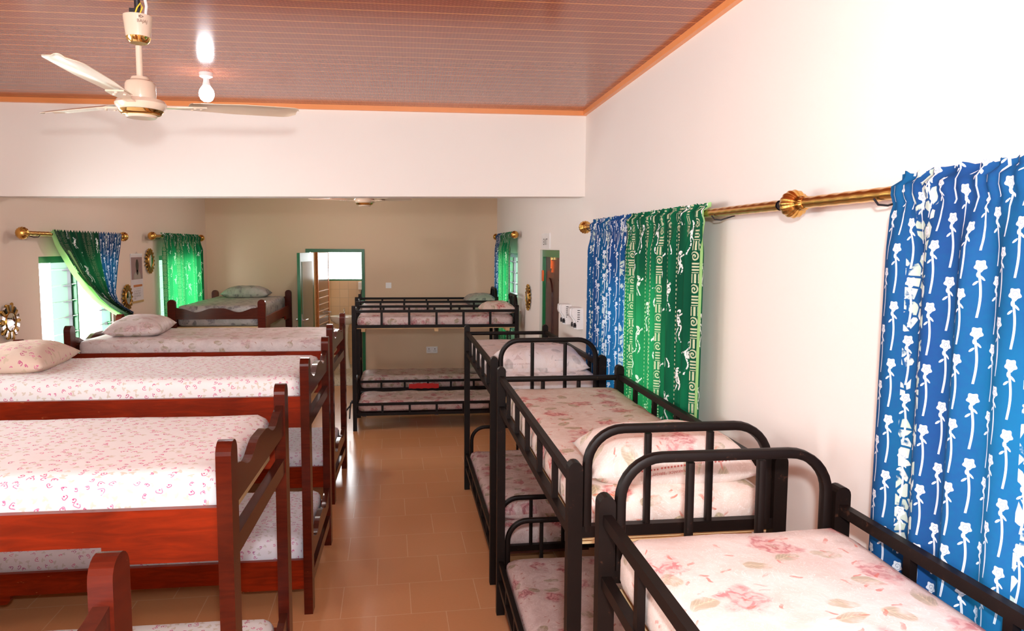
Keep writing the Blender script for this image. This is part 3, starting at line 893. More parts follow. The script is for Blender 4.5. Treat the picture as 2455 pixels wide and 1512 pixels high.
mattress(mb[0], (0, 0), .640, 1.77, .14, MLZ, MT['rose_dim'], 'rose-print lower mattress of the nearest metal bunk', GM, 12)
mattress(mb[1], (0, 0), .640, 1.79, .145, MZ, MT['rose'], 'rose-print upper mattress under the plump rose pillow', GM, 13, .006, .055)
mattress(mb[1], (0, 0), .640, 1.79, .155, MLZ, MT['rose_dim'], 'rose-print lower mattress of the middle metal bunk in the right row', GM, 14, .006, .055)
mattress(mb[2], (0, 0), .640, 1.79, .140, MZ, MT['white'], 'whitish leaf-print upper mattress under the white printed pillow', GM, 15, .006, .055)
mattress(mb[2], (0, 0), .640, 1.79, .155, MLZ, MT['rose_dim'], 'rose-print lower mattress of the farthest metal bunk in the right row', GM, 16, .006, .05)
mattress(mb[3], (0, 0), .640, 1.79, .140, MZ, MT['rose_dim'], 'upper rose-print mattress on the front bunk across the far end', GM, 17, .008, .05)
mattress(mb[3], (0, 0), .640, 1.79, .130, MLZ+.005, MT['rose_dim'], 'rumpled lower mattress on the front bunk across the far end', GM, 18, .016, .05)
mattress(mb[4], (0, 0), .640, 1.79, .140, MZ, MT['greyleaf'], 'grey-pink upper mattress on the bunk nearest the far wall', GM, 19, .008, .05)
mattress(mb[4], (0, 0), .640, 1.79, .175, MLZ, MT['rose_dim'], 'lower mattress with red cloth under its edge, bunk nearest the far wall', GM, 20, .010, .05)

def pillow(loc, rz, lx, ly, h, mat, label, seed=0, tilt=(0, 0), wr=.010, e=3.0, pinch=.07):
    n, m_ = 34, 26
    bm = bmesh.new(); uvl = bm.loops.layers.uv.new('UVMap'); top = {}; bot = {}
    for i in range(n+1):
        for j in range(m_+1):
            u = -1+2*i/n; v = -1+2*j/m_
            x = lx/2*u*(1-pinch*(1-v*v)*abs(u)**3); y = ly/2*v*(1-pinch*(1-u*u)*abs(v)**3)
            hh = max(0, (1-abs(u)**e))**.55*max(0, (1-abs(v)**e))**.55
            w = noise.noise(Vector((x*9+seed, y*9, seed)))*wr*hh + noise.noise(Vector((x*26+seed, y*20, 1)))*wr*.35*hh
            edge = i in (0, n) or j in (0, m_)
            zt = h*(.30+.70*hh)+w if not edge else h*.30
            zb = h*.30*(1-min(1, hh*1.6)) if not edge else h*.30
            top[i, j] = bm.verts.new((x, y, zt))
            bot[i, j] = top[i, j] if edge else bm.verts.new((x, y, zb))
    for i in range(n):
        for j in range(m_):
            for d, s_ in ((top, 1), (bot, -1)):
                ids = [(i, j), (i+1, j), (i+1, j+1), (i, j+1)]
                if s_ < 0: ids = ids[::-1]
                f = bm.faces.new([d[k] for k in ids]); f.smooth = True
                for lp, (a, b) in zip(f.loops, ids): lp[uvl].uv = (lx*a/n+seed, ly*b/m_*1.15+(0 if s_ > 0 else 2))
    o = link('pillow', bm, mat, None, smooth='all')
    o.location = loc; o.rotation_euler = (tilt[0], tilt[1], rz)
    return tag(o, label, 'pillow', 'pillows on the bunks')
TW = WZ+.205
pillow((-2.33, 4.86, TW-.004), .10, .46, .68, .15, MT['pillowpink'], 'beige pillow with magenta dots at the left edge of the photo', 1, (0, 0))
pillow((-2.26, 6.72, TW-.006), .12, .44, .74, .15, MT['greyleaf'], 'mauve-grey pillow on the wooden bunk before the louvre window', 2)
pillow((-2.20, 10.66, WZ+.245), 0, .62, .36, .155, MT['grey'], 'grey pillow with dark floral print in the far left corner', 3)
P2 = pillow((.880, 2.475, MZ+.143), -.03, .575, .36, .160, MT['rose_near'], 'plump rose-print pillow behind the arched end of the middle metal bunk', 4, (.07, 0), .012, 3.0, .05)
P3 = pillow((.850, 4.765, MZ+.138), .0, .575, .40, .155, MT['white'], 'white pillow printed with small lettering behind the arched bed end', 5, (.09, 0), .012)
pillow((1.06, 8.93, MZ+.138), .05, .40, .52, .14, MT['rose'], 'rose-print pillow at the right end of the front far bunk', 6)
pillow((.985, 10.33, MZ+.138), 0, .44, .50, .15, MT['grey'], 'grey domed pillow at the right end of the bunk by the far wall', 7)
pillow((.985, 10.33, MLZ+.172), 0, .40, .48, .14, MT['grey'], 'grey pillow on the lower bunk by the far wall, half hidden by a metal post', 8)
pillow((.847, 4.80, MLZ+.152), 0, .60, .40, .14, MT['rose_dim'], 'rose-print pillow on a lower bunk, seen through the arched lower end frame', 9)

# lettering printed on the two printed pillows
def text_mesh(txt, size, bold=False):
    cu = bpy.data.curves.new('t', 'FONT'); cu.body = txt; cu.size = size; cu.align_x = 'CENTER'; cu.align_y = 'CENTER'
    cu.resolution_u = 2
    ob = bpy.data.objects.new('t', cu); COL.objects.link(ob)
    dg = bpy.context.evaluated_depsgraph_get(); ev = ob.evaluated_get(dg)
    me = bpy.data.meshes.new_from_object(ev); bm = bmesh.new(); bm.from_mesh(me)
    bpy.data.objects.remove(ob); bpy.data.curves.remove(cu); bpy.data.meshes.remove(me)
    return bm
def rings_mesh(n, pitch, r0_, r1_):
    bm = bmesh.new()
    for k in range(n):
        cx = (k-(n-1)/2)*pitch
        A_ = [bm.verts.new((cx+r1_*cos(t), r1_*sin(t), 0)) for t in [2*pi*i/14 for i in range(14)]]
        bm.faces.new(A_)
    return bm
def project(parent, bm, name, mat, cx, cz, slope=0.0, flip=False):
    """lay a flat print (x, y in metres) on the pillow's front as seen from -y and a little above"""
    bpy.context.view_layer.update()
    me = parent.data
    bvh = BVHTree.FromPolygons([v.co.copy() for v in me.vertices], [tuple(p.vertices) for p in me.polygons])
    bmesh.ops.subdivide_edges(bm, edges=[e for e in bm.edges if e.calc_length() > .012], cuts=2)
    bmesh.ops.triangulate(bm, faces=bm.faces)
    up = Vector((0, .35, 1)).normalized(); d = Vector((0, 1, -.45)).normalized()
    sg = -1 if flip else 1
    kill = []
    for v in bm.verts:
        x, y = sg*v.co.x, sg*v.co.y
        o = Vector((cx+x, -.6, .27+cz)) + up*(y + slope*x)
        hit, nrm, _, _ = bvh.ray_cast(o, d)
        if hit is None: kill.append(v); continue
        v.co = hit - d*.0018
    bmesh.ops.delete(bm, geom=kill, context='VERTS')
    return link(name, bm, mat, parent)
project(P3, text_mesh('EXCLUSIVE SCREEN PRINT', .0142), 'printed_lettering', MT['brownink'], -.172, -.010, .02)
project(P3, text_mesh('5', .018), 'printed_lettering', MT['greyink'], .185, .015, .03)
bm = bmesh.new()
for k in range(4):
    w_ = .008+.007*k; z_ = .034-.009*k
    for s_ in (-1, 1):
        A_ = [bm.verts.new(c) for c in ((0, z_, 0), (s_*w_, z_-.009, 0), (s_*w_, z_-.0115, 0), (0, z_-.003, 0))]
        bm.faces.new(A_)
project(P3, bm, 'printed_emblem', MT['brownink'], -.17, .025)
bm = bmesh.new(); A_ = [bm.verts.new(c) for c in ((-.05, -.0008, 0), (.02, -.0008, 0), (.02, .0008, 0), (-.05, .0008, 0))]; bm.faces.new(A_)
A_ = [bm.verts.new(c) for c in ((-.05, -.004, 0), (-.05, .004, 0), (-.060, 0, 0))]; bm.faces.new(A_)
project(P3, bm, 'printed_arrow', MT['greyink'], .12, .015, .03)
project(P2, text_mesh('WARWICK  \u201CBIRKHY\u201D', .0125), 'printed_lettering', MT['redink'], -.03, -.020, .10, True)
project(P2, text_mesh('WARWICK', .0105), 'printed_lettering', MT['redink'], .075, .012, .10, True)
project(P2, rings_mesh(8, .0105, 0, .0031), 'printed_dots', MT['redink'], -.105, -.012, .10)
project(P2, rings_mesh(8, .0110, 0, .0034), 'printed_dots', MT['redink'], -.015, .000, .10)
project(P2, rings_mesh(9, .0120, 0, .0038), 'printed_dots', MT['redink'], .165, .018, .10)

# ------------------------------------------------------------------ curtain rods and curtains
def rod(name_label, side, y_near, y_far, z, finials, group='gold curtain rods', hooks=None):
    X = (XL if side < 0 else XR) - side*.08
    root = empty('curtain_rod', (X, (y_near+y_far)/2, z), 0, name_label, 'curtain rod', group)
    L = (y_far-y_near)/2
    bm = bmesh.new(); n = 20; m_ = int((2*L)/.012); rings = []
    for i in range(m_+1):
        y = -L+2*L*i/m_; ring = []
        for k in range(n):
            th = 2*pi*k/n
            r = .0185*(1+.035*cos(th*2 - y*2*pi/.07) + .02*cos(th*6 - y*2*pi/.03))
            ring.append(bm.verts.new((r*cos(th), y, r*sin(th))))
        rings.append(ring)
    for a, b in zip(rings, rings[1:]):
        for k in range(n): bm.faces.new((a[k], a[(k+1) % n], b[(k+1) % n], b[k]))
    if finials[0]: bm.faces.new(rings[0])
    if finials[1]: bm.faces.new(list(reversed(rings[-1])))
    link('pole', bm, MT['gold'], root, smooth='all')
    if not finials[0] or not finials[1]:
        bm = bmesh.new(); yy = -L if not finials[0] else L; s_ = 1 if not finials[0] else -1
        lathe(bm, [(.014, 0), (.0145, .012)], 18, Matrix.Translation((0, yy-s_*.001, 0)) @ Matrix.Rotation(-s_*pi/2, 4, 'X'))
        link('open_end', bm, MT['black'], root)
    for e, s_ in ((0, -1), (1, 1)):
        if not finials[e]: continue
        prof = [(.020, -.02), (.024, -.005), (.019, .005), (.022, .018)] + [(.046*sin(t), .060-.046*cos(t)) for t in [.45+(pi-.5)*i/14 for i in range(15)]]
        bm = bmesh.new(); lathe(bm, prof, 64, Matrix.Translation((0, s_*L, 0)) @ Matrix.Rotation(-s_*pi/2, 4, 'X'), flute=(16, .035))
        link('finial', bm, MT['gold'], root, smooth='all')
    for s_ in (-1, 1):
        bm = bmesh.new(); y = s_*(L-.16) if not hooks else hooks[(s_+1)//2]-(y_near+y_far)/2
        tube(bm, [(side*.078, y, -.012), (side*.02, y, -.030), (-side*.008, y, -.028), (-side*.022, y, -.012)], .0032, 8)
        link('bracket', bm, MT['black'], root, smooth=True)
    return root
rod('gold curtain rod above the blue and green curtains, its near end an open tube', 1, 2.44, 5.25, 2.250, (False, True), hooks=(2.98, 5.16))
rB = rod('gold curtain rod with fluted ball end above the near blue rose curtain', 1, -.10, 2.29, 2.250, (False, True), hooks=(.4, 1.885))
rod('gold curtain rod on the right wall by the far corner', 1, 8.98, 10.78, 2.255, (True, True))
rod('gold curtain rod above the swept-aside curtain and louvre window', -1, 6.06, 7.93, 2.185, (True, True))
rod('gold curtain rod above the straight green curtain near the far left corner', -1, 8.90, 10.78, 2.205, (True, True))

def curtain(name, label, side, ya, yb, ztop, zbot, mat, folds, amp, seed=0, hem=None):
    """ya..yb along the wall; gathered on the rod, falling in folds"""
    X = (XL if side < 0 else XR) - side*.08
    nu, nv = int(folds*16), 44
    bm = bmesh.new(); uvl = bm.loops.layers.uv.new('UVMap'); V = []; U = []
    rnd = random.Random(seed)
    ph = [rnd.uniform(0, 6.28) for _ in range(5)]
    W = abs(yb-ya)
    for j in range(nv+1):
        t = j/nv; z = ztop+.045-(ztop+.045-zbot)*(t**1.25)
        row = []; urow = []; us = 0; prev = None
        dz = z-ztop
        for i in range(nu+1):
            s = i/nu
            y = ya+(yb-ya)*(s + .010*sin(2*pi*folds*s*.5+ph[0])*(1-t))
            hang = max(0, min(1, -(dz+.03)/.12))
            f = amp*(sin(2*pi*folds*s+1.1*sin(2*pi*s*2.3+ph[1])+.5*t) + .45*sin(2*pi*folds*.43*s+ph[2]+.8*t))*(.35+.65*hang)
            if dz > -.045:                                   # sleeve round the pole
                c = max(-1, min(1, dz/.045)); off = .026*sqrt(max(0, 1-c*c)) + .004*sin(2*pi*folds*3.1*s+ph[3])
                if dz > .03: off = .010*sin(2*pi*folds*2.2*s+ph[4])
            else:
                off = .020 + f*hang + .006*hang
            off = max(off, -.045)
            p = Vector((X - side*off, y, z + (.003*sin(2*pi*folds*2.7*s+ph[3]) + .0025*sin(2*pi*folds*4.3*s) if dz > .03 else 0)))
            row.append(bm.verts.new(p)); 
            if prev is not None: us += (Vector((off, y))-prev).length
            prev = Vector((off, y)); urow.append(us)
        V.append(row); U.append(urow)
    ref = U[nv//2]
    for j in range(nv):
        for i in range(nu):
            f = bm.faces.new((V[j][i], V[j][i+1], V[j+1][i+1], V[j+1][i])); f.smooth = True
            for lp, (a, b) in zip(f.loops, ((j, i), (j, i+1), (j+1, i+1), (j+1, i))):
                lp[uvl].uv = (ref[b], V[a][b].co.z + .15*seed)
    me = bpy.data.meshes.new(name); bm.to_mesh(me); bm.free(); me.materials.append(mat)
    if hem:
        me.materials.append(hem)
        for p_ in me.polygons:
            if p_.index % nu >= nu-3: p_.material_index = 1
    o = bpy.data.objects.new(name, me); COL.objects.link(o)
    return tag(o, label, 'curtain', 'curtains'), ref[-1]
# right wall, on the rod with the open end: green panel nearest, blue panel beyond
gp, gw = curtain('curtain', 'green patterned curtain panel with pale columns, hanging beside the blue panel', 1, 4.19, 3.06, 2.250, .75, MT['green_batik'], 12, .016, 1, MT['lime'])
bp, bw = curtain('curtain', 'blue rose-print curtain panel beside the green one, near the white wall boxes', 1, 5.06, 4.19, 2.250, .75, MT['blue_batik'], 11, .014, 2)
cb, cw = curtain('curtain', 'large blue curtain with white long-stemmed roses at the right edge of the photo', 1, 1.825, .55, 2.253, .70, MT['blue_batik'], 9, .016, 3)
curtain('curtain', 'green speckled curtain panel in the far right corner, beside a navy strip', 1, 10.15, 9.13, 2.250, .75, MT['green_right'], 7, .024, 4)
curtain('curtain', 'navy blue curtain strip in the far right corner', 1, 10.68, 10.15, 2.250, .75, MT['blue_dark'], 4, .022, 5)
curtain('curtain', 'green curtain hanging straight near the far left corner', -1, 9.15, 10.70, 2.202, .78, MT['green_far'], 9, .026, 6)
print('CURTAIN WIDTHS', gw, bw, cw)
# the swept-aside curtain: gathered to a tie at the far side of the louvre window
def swept():
    X = XL+.09
    Lp = [(6.43, 2.215), (6.52, 2.10), (6.63, 2.01), (6.80, 1.87), (6.99, 1.745), (7.20, 1.64), (7.42, 1.555), (7.70, 1.465), (7.98, 1.385)]
    Rp = [(7.86, 2.215), (7.81, 2.10), (7.73, 1.975), (7.66, 1.86), (7.59, 1.74), (7.55, 1.645), (7.60, 1.565), (7.77, 1.495), (8.00, 1.425)]
    def ip(P, t):
        q = t*(len(P)-1); i = min(int(q), len(P)-2); f = q-i
        return (P[i][0]*(1-f)+P[i+1][0]*f, P[i][1]*(1-f)+P[i+1][1]*f)
    def sheet(s0, s1, nu, extra=0.0, name='curtain', mat=None, parent=None, shift=0.0):
        bm = bmesh.new(); uvl = bm.loops.layers.uv.new('UVMap'); nv = 48; V = []
        for j in range(nv+1):
            t = j/nv; a = ip(Lp, t); b = ip(Rp, t); row = []
            for i in range(nu+1):
                s = s0+(s1-s0)*i/nu
                y = a[0]+(b[0]-a[0])*s; z = a[1]+(b[1]-a[1])*s
                amp = .006+.030*min(1, t*2)
                off = .022+amp*sin(2*pi*9*s+2*t) + extra
                if t < .03: z += .010*sin(2*pi*34*s)
                if extra < 0:   # lining hangs just below the hem
                    y -= .05*t*(1-t*.6); z -= .055*t*(1-.4*t)
                row.append(bm.verts.new((X+max(off, -.02), y, z)))
            V.append(row)
        for j in range(nv):
            for i in range(nu):
                f = bm.faces.new((V[j][i], V[j][i+1], V[j+1][i+1], V[j+1][i])); f.smooth = True
                for lp, (p_, q_) in zip(f.loops, ((j, i), (j, i+1), (j+1, i+1), (j+1, i))):
                    lp[uvl].uv = ((s0+(s1-s0)*q_/nu)*2.0, -p_/nv*1.0)
        me = bpy.data.meshes.new(name); bm.to_mesh(me); bm.free(); me.materials.append(mat)
        o = bpy.data.objects.new(name, me); COL.objects.link(o); o.parent = parent
        return o
    o = sheet(0, .60, 96, 0, 'curtain', MT['green_backlit'])
    tag(o, 'green curtain coloured dark as if backlit, with a blue edge, swept aside from the louvre window', 'curtain', 'curtains')
    sheet(.60, 1, 60, 0, 'blue_panel', MT['blue_dark'], o)
    sheet(-.02, .12, 20, -.012, 'lime_lining', MT['lime'], o)
swept()

# ------------------------------------------------------------------ ceiling fans and the lamp
def fan(loc, ang, R, label, scale=1.0, zc=ZC, cup_gap=.055, lift=(1.6, 1.6, 1.6)):
    root = empty('ceiling_fan', loc, 0, label, 'ceiling fan', 'cream ceiling fans')
    H = zc-loc[2]                                     # height of the ceiling above the blade plane
    k = scale
    bm = bmesh.new(); lathe(bm, [(.030*k, H-cup_gap-.106*k), (.050*k, H-cup_gap-.098*k), (.052*k, H-cup_gap-.085*k), (.060*k, H-cup_gap-.01), (.060*k, H-cup_gap), (.052*k, H-cup_gap)], 40)
    cup = link('canopy', bm, MT['cream'], root, smooth=True)
    bm = bmesh.new(); lathe(bm, [(.036*k, H-cup_gap-.118*k), (.047*k, H-cup_gap-.107*k), (.0525*k, H-cup_gap-.094*k), (.047*k, H-cup_gap-.088*k)], 36); link('gold_ring', bm, MT['brass'], root, smooth=True)
    bm = bmesh.new(); lathe(bm, [(.013, .12*k), (.013, H-cup_gap-.13*k)], 16); link('down_rod', bm, MT['cream'], root, smooth=True)
    bm = bmesh.new(); lathe(bm, [(.012, H-cup_gap-.02), (.012, H)], 12); box(bm, -.03, .012, -.01, .01, H-cup_gap+.008, H-cup_gap+.03); link('hook', bm, MT['black'], root)
    bm = bmesh.new(); lathe(bm, [(.062*k, .018*k), (.065*k, .03*k), (.064*k, .090*k), (.058*k, .103*k), (.040*k, .112*k), (.036*k, .124*k), (.015*k, .127*k)], 40); link('motor_housing', bm, MT['cream'], root, smooth=True)
    bm = bmesh.new(); lathe(bm, [(.06*k, -.03*k), (.092*k, -.022*k), (.106*k, -.004*k), (.108*k, .006*k), (.098*k, .022*k), (.06*k, .030*k)], 48); link('hub', bm, MT['cream'], root, smooth=True)
    bm = bmesh.new(); lathe(bm, [(.064*k, -.046*k), (.080*k, -.042*k), (.088*k, -.034*k), (.095*k, -.024*k), (.085*k, -.02*k)], 48); link('gold_trim', bm, MT['brass'], root, smooth=True)
    bm = bmesh.new(); lathe(bm, [(.02*k, -.056*k), (.060*k, -.056*k), (.066*k, -.050*k), (.066*k, -.044*k)], 40); link('bottom_cap', bm, MT['cream'], root, smooth=True)
    for q in range(3):
        a = radians(ang[q])
        mt = Matrix.Rotation(a, 4, 'Z') @ Matrix.Rotation(radians(-lift[q]), 4, 'Y')
        out = []
        r0_, w0, w1 = .20, .050, .076
        xs = [r0_+(R-r0_)*i/22 for i in range(23)]
        up = []; dn = []
        for x in xs:
            f = (x-r0_)/(R-r0_)
            w = w0+(w1-w0)*min(1, f*2.2)
            if f > .86: w *= sqrt(max(.10, 1-((f-.86)/.14)**3.2))
            up.append((x, w*.85)); dn.append((x, -w))
        bm = bmesh.new(); rings = []
        for (x, u_), (_, d_) in zip(up, dn):
            row = []
            for c in range(9):
                y = d_+(u_-d_)*c/8
                f = (x-r0_)/(R-r0_)
                z = .010*(1-((c-4)/4)**2) - y*.16 - .014*max(0, f)
                row.append((x, y, z))
            rings.append(row)
        Tp = [[bm.verts.new(mt @ Vector((x, y, z+.0012))) for x, y, z in row] for row in rings]
        Bt = [[bm.verts.new(mt @ Vector((x, y, z-.0012))) for x, y, z in row] for row in rings]
        for i in range(len(rings)-1):
            for c in range(8):
                bm.faces.new((Tp[i][c], Tp[i+1][c], Tp[i+1][c+1], Tp[i][c+1])); bm.faces.new((Bt[i][c+1], Bt[i+1][c+1], Bt[i+1][c], Bt[i][c]))
        for c in (0, 8):
            for i in range(len(rings)-1): bm.faces.new((Tp[i][c], Bt[i][c], Bt[i+1][c], Tp[i+1][c]))
        for i in (0, len(rings)-1):
            for c in range(8): bm.faces.new((Tp[i][c], Tp[i][c+1], Bt[i][c+1], Bt[i][c]))
        bl = link('blade', bm, MT['blade'], root, smooth=True)
        bm = bmesh.new()
        o2 = [(.085, .016), (.14, .016), (.20, .036), (.262, .034), (.262, -.036), (.20, -.036), (.14, -.018), (.085, -.018)]
        prism(bm, o2, -.010, -.004, 'z', mt)
        for sx_, sy_ in ((.215, .02), (.215, -.02), (.248, 0)):
            lathe(bm, [(.001, -.014), (.006, -.013), (.006, -.010)], 10, mt @ Matrix.Translation((sx_, sy_, 0)))
        link('blade_arm', bm, MT['cream'], bl, bevel=.0015)
    return root, cup, H
FAN_Y = 3.42
fr_, cup, FH = fan((-1.118, FAN_Y, 2.690), (-92, 32, 142), .70, 'cream and gold ceiling fan hanging near the bulb in the front room', .94, cup_gap=.078, lift=(3.6, 5.2, 3.2))
bm = bmesh.new()
tube(bm, [(.040, -.03, FH-.085), (.046, -.03, FH-.045), (.040, -.03, FH-.01), (.040, -.03, FH)], .006, 8); link('white_cable', bm, MT['white_pl'], fr_, smooth=True)
bm = bmesh.new()
tube(bm, [(.0, -.035, FH-.082), (.012, -.04, FH-.055), (.026, -.04, FH-.036), (.033, -.04, FH-.052), (.022, -.04, FH-.080)], .003, 6); link('yellow_wire', bm, MT['yellow'], fr_, smooth=True)
# maker's lettering wrapped on the canopy
def wrap_canopy(bm, name, th0, z0, rad_top, rad_bot, H, tilt=0.0):
    zt, zb = H-.088, H-.078-.085*.94
    for v in bm.verts:
        th = th0 + v.co.x/.058; z = z0+v.co.y
        f = (z-zb)/(zt-zb); r = rad_bot+(rad_top-rad_bot)*f + .0009
        v.co = Vector((r*cos(th), r*sin(th), z))
    return link(name, bm, MT['darkgold'], cup)
bm = text_mesh('BAJAJ', .018); bmesh.ops.subdivide_edges(bm, edges=[e for e in bm.edges if e.calc_length() > .006], cuts=1); bmesh.ops.triangulate(bm, faces=bm.faces)
wrap_canopy(bm, 'maker_lettering', -pi/2+.62, FH-.110, .0601, .0489, FH)
bm = bmesh.new()
A_ = [bm.verts.new(c) for c in ((-.009, .0065, 0), (-.005, .0065, 0), (.008, 0, 0), (-.005, -.0065, 0), (-.009, -.0065, 0), (.003, 0, 0))]; bm.faces.new(A_)
A_ = [bm.verts.new((-.008+.004*cos(t), .004*sin(t), 0)) for t in [2*pi*i/10 for i in range(10)]]; bm.faces.new(A_)
bmesh.ops.triangulate(bm, faces=bm.faces)
wrap_canopy(bm, 'maker_emblem', -pi/2+.58, FH-.092, .0601, .0489, FH)
fan((-.475, 8.5, 2.605), (-160, -35, 88), .62, 'cream and gold ceiling fan beyond the beam in the far room', 1.05)

rt = empty('ceiling_bulb', (-1.196, 4.81, ZC), 0, 'lit white bulb in a white holder on the brown ceiling', 'lamp')
bm = bmesh.new(); lathe(bm, [(.018, -.034), (.038, -.024), (.040, -.004), (.040, 0)], 28); link('ceiling_rose', bm, MT['white_pl'], rt, smooth=True)
bm = bmesh.new(); lathe(bm, [(.024, -.078), (.017, -.050), (.016, -.034)], 24); link('lamp_holder', bm, MT['white_pl'], rt, smooth=True)
bm = bmesh.new(); lathe(bm, [(.002, -.172), (.020, -.169), (.034, -.158), (.042, -.140), (.044, -.122), (.040, -.104), (.030, -.088), (.022, -.078)], 32); link('glass_bulb', bm, MT['bulb'], rt, smooth=True)

# two added bulb copies that brighten the far room, hidden above the beam
for x_, y_ in ((-1.0, 7.2), (-1.0, 9.7)):
    o = copy_tree(rt); o.location = (x_, y_, ZC)
    tag(o, 'lit white bulb added to brighten the far room, hidden above the beam', 'lamp', 'added far room fill bulbs')
for x_, y_, w_ in ((-1.0, 7.4, 23), (-1.0, 9.7, 17)):  # fill lights added below the unseen bulbs
    l = bpy.data.lights.new('far_fill_light', 'POINT'); l.energy = w_; l.shadow_soft_size = .05; l.color = (1.0, .95, .88)
    o = bpy.data.objects.new('far_fill_light', l); o.location = (x_, y_, ZC-.235); COL.objects.link(o)

# ------------------------------------------------------------------ things on the walls
def sunburst(label, side, y, z, R, rin, nray, mixray, tilt=0.0):
    X = XL if side < 0 else XR
    root = empty('sunburst_mirror', (X, y, z), 0, label, 'mirror', 'sunburst mirrors')
    # local frame: a along y, b along z, c towards the room
    def P(a, b, c): return Vector((-side*c, a, b))
    bm = bmesh.new()
    for i in range(nray):
        if mixray and i % 2: continue
        t = 2*pi*i/nray; rr = R*(1.0 if i % 4 == 0 or not mixray else .93)
        ct, st = cos(t), sin(t); w0, w1 = rin*.14, R*.085
        pts = []
        for q, (r_, w_) in enumerate(((rin*.92, w0), (rr, w1))):
            for sgn in (-1, 1):
                for c_ in (.012, .026):
                    pts.append(bm.verts.new(P(ct*r_-st*w_*sgn, st*r_+ct*w_*sgn, c_)))
        for f in ((0, 1, 3, 2), (4, 6, 7, 5), (0, 4, 5, 1), (2, 3, 7, 6), (0, 2, 6, 4), (1, 5, 7, 3)): bm.faces.new([pts[k] for k in f])
        lathe(bm, [(.001, -w1*.9), (w1*.75, -w1*.5), (w1*.9, 0), (w1*.75, w1*.5), (.001, w1*.9)], 10, Matrix.Translation(P(ct*rr, st*rr, .02)))
    link('gold_ray', bm, MT['gold_dull'], root, smooth=True)
    if mixray:
        bm = bmesh.new()
        for i in range(nray):
            if i % 2 == 0: continue
            t = 2*pi*i/nray; ct, st = cos(t), sin(t); rr = R*.92; w0, w1 = rin*.15, R*.10; pts = []
            for q, (r_, w_) in enumerate(((rin*1.1, w0), (rr, w1))):
                for sgn in (-1, 1):
                    for c_ in (.014, .030): pts.append(bm.verts.new(P(ct*r_-st*w_*sgn, st*r_+ct*w_*sgn, c_)))
            for f in ((0, 1, 3, 2), (4, 6, 7, 5), (0, 4, 5, 1), (2, 3, 7, 6), (0, 2, 6, 4), (1, 5, 7, 3)): bm.faces.new([pts[k] for k in f])
        link('mirror_ray', bm, MT['mirror'], root)
    rot = Matrix.Rotation(-side*pi/2, 4, 'Y')
    bm = bmesh.new(); lathe(bm, [(rin*.85, 0), (rin*1.18, .002), (rin*1.2, .024), (rin*1.08, .036), (rin*.98, .030)], 40, rot); link('mirror_rim', bm, MT['gold_dull'], root, smooth=True)
    bm = bmesh.new(); lathe(bm, [(rin*.98, .022), (rin*.98, .031), (rin*.5, .034), (.001, .035)], 40, rot); link('mirror_disc', bm, MT['mirror'], root, smooth=True)
    return root
sunburst('gold sunburst mirror with mirrored rays at the left edge, above the pink pillow', -1, 5.88, 1.538, .135, .066, 20, True)
sunburst('gold-rayed round mirror to the right of the calendar, upper one', -1, 8.93, 1.925, .135, .070, 18, False)
sunburst('gold-rayed round mirror below and left of the calendar', -1, 8.21, 1.560, .130, .070, 18, False)
sunburst('gold-rayed round mirror on the right wall beside the exit door', 1, 8.27, 1.545, .140, .070, 18, False)

def wall_text(txt, size, side, X, y, z, parent, name, mat, squeeze=1.0):
    bm = text_mesh(txt, size)
    for v in bm.verts:
        a, b = v.co.x*squeeze, v.co.y
        v.co = Vector((X, (-a if side > 0 else a)+y, b+z))
    return link(name, bm, mat, parent)
# calendar on the left wall
CY, CZ = 8.545, 1.745
rt = empty('wall_calendar', (XL, CY, CZ), 0, 'long paper wall calendar with a portrait above orange-headed date rows', 'calendar')
cw2, chh = .175, .262
link('sheet', B(.002, .006, -cw2, cw2, -chh, chh), MT['paper'], rt)
link('portrait_picture', B(.006, .0072, -cw2+.01, cw2-.01, -.01, chh-.035), MT['mauve'], rt)
bm = bmesh.new(); prism(bm, [(.01+.085*cos(t)*(1 if sin(t) > -.2 else .9), .05+.052*sin(t)) for t in [2*pi*i/20 for i in range(20)]], .0072, .0078, 'x')
for v in bm.verts: v.co.z = .135+(v.co.z-.05)*1.35; v.co.y = .01+(v.co.y-.01)*.52
prism(bm, [(-.02, .03), (.04, .03), (.035, .09), (-.015, .09)], .0072, .0078, 'x')
link('portrait_head', bm, MT['skin_print'], rt)
bm = bmesh.new(); prism(bm, [(-.10, -.008), (.11, -.008), (.10, .04), (.06, .075), (.01, .03), (-.04, .075), (-.09, .04)], .0072, .0080, 'x'); link('portrait_robe', bm, MT['robe_print'], rt)
link('date_heading', B(.006, .0072, -.115, .145, -.092, -.068), MT['orange_print'], rt)
rows = ['        1   2   3   4   5', ' 6   7   8   9  10 11 12', '13 14 15 16 17 18 19', '20 21 22 23 24 25 26', '27 28']
for q, tx in enumerate(rows):
    bm = text_mesh(tx, .027)
    xs = [v.co.x for v in bm.verts]; x0_ = min(xs)
    for v in bm.verts:
        base = -.11 if q else -.03
        v.co = Vector((.0066, base+(v.co.x-x0_)*.85, v.co.y-.112-q*.026))
    link('date_row', bm, MT['ink'], rt)
link('bottom_strip', B(.006, .0072, -cw2, cw2, -chh, -chh+.022), MT['tan_print'], rt)
link('top_binding', B(.004, .010, -cw2, cw2, chh-.012, chh+.004), MT['white_pl'], rt)
bm = bmesh.new(); tube(bm, [(.006, -.03, chh), (.008, 0, chh+.022), (.006, .03, chh)], .002, 6); link('hanger', bm, MT['steel'], rt)

# EXIT sign
rt = empty('exit_sign', (XR, 7.265, 2.167), 0, 'white EXIT sign above the brown door in the right wall', 'sign')
link('plate', B(-.012, 0, -.21, .21, -.075, .075), MT['white_pl'], rt, bevel=.003)
wall_text('EXIT', .090, 1, -.0128, 0, -.012, rt, 'lettering', MT['ink'], 1.25)

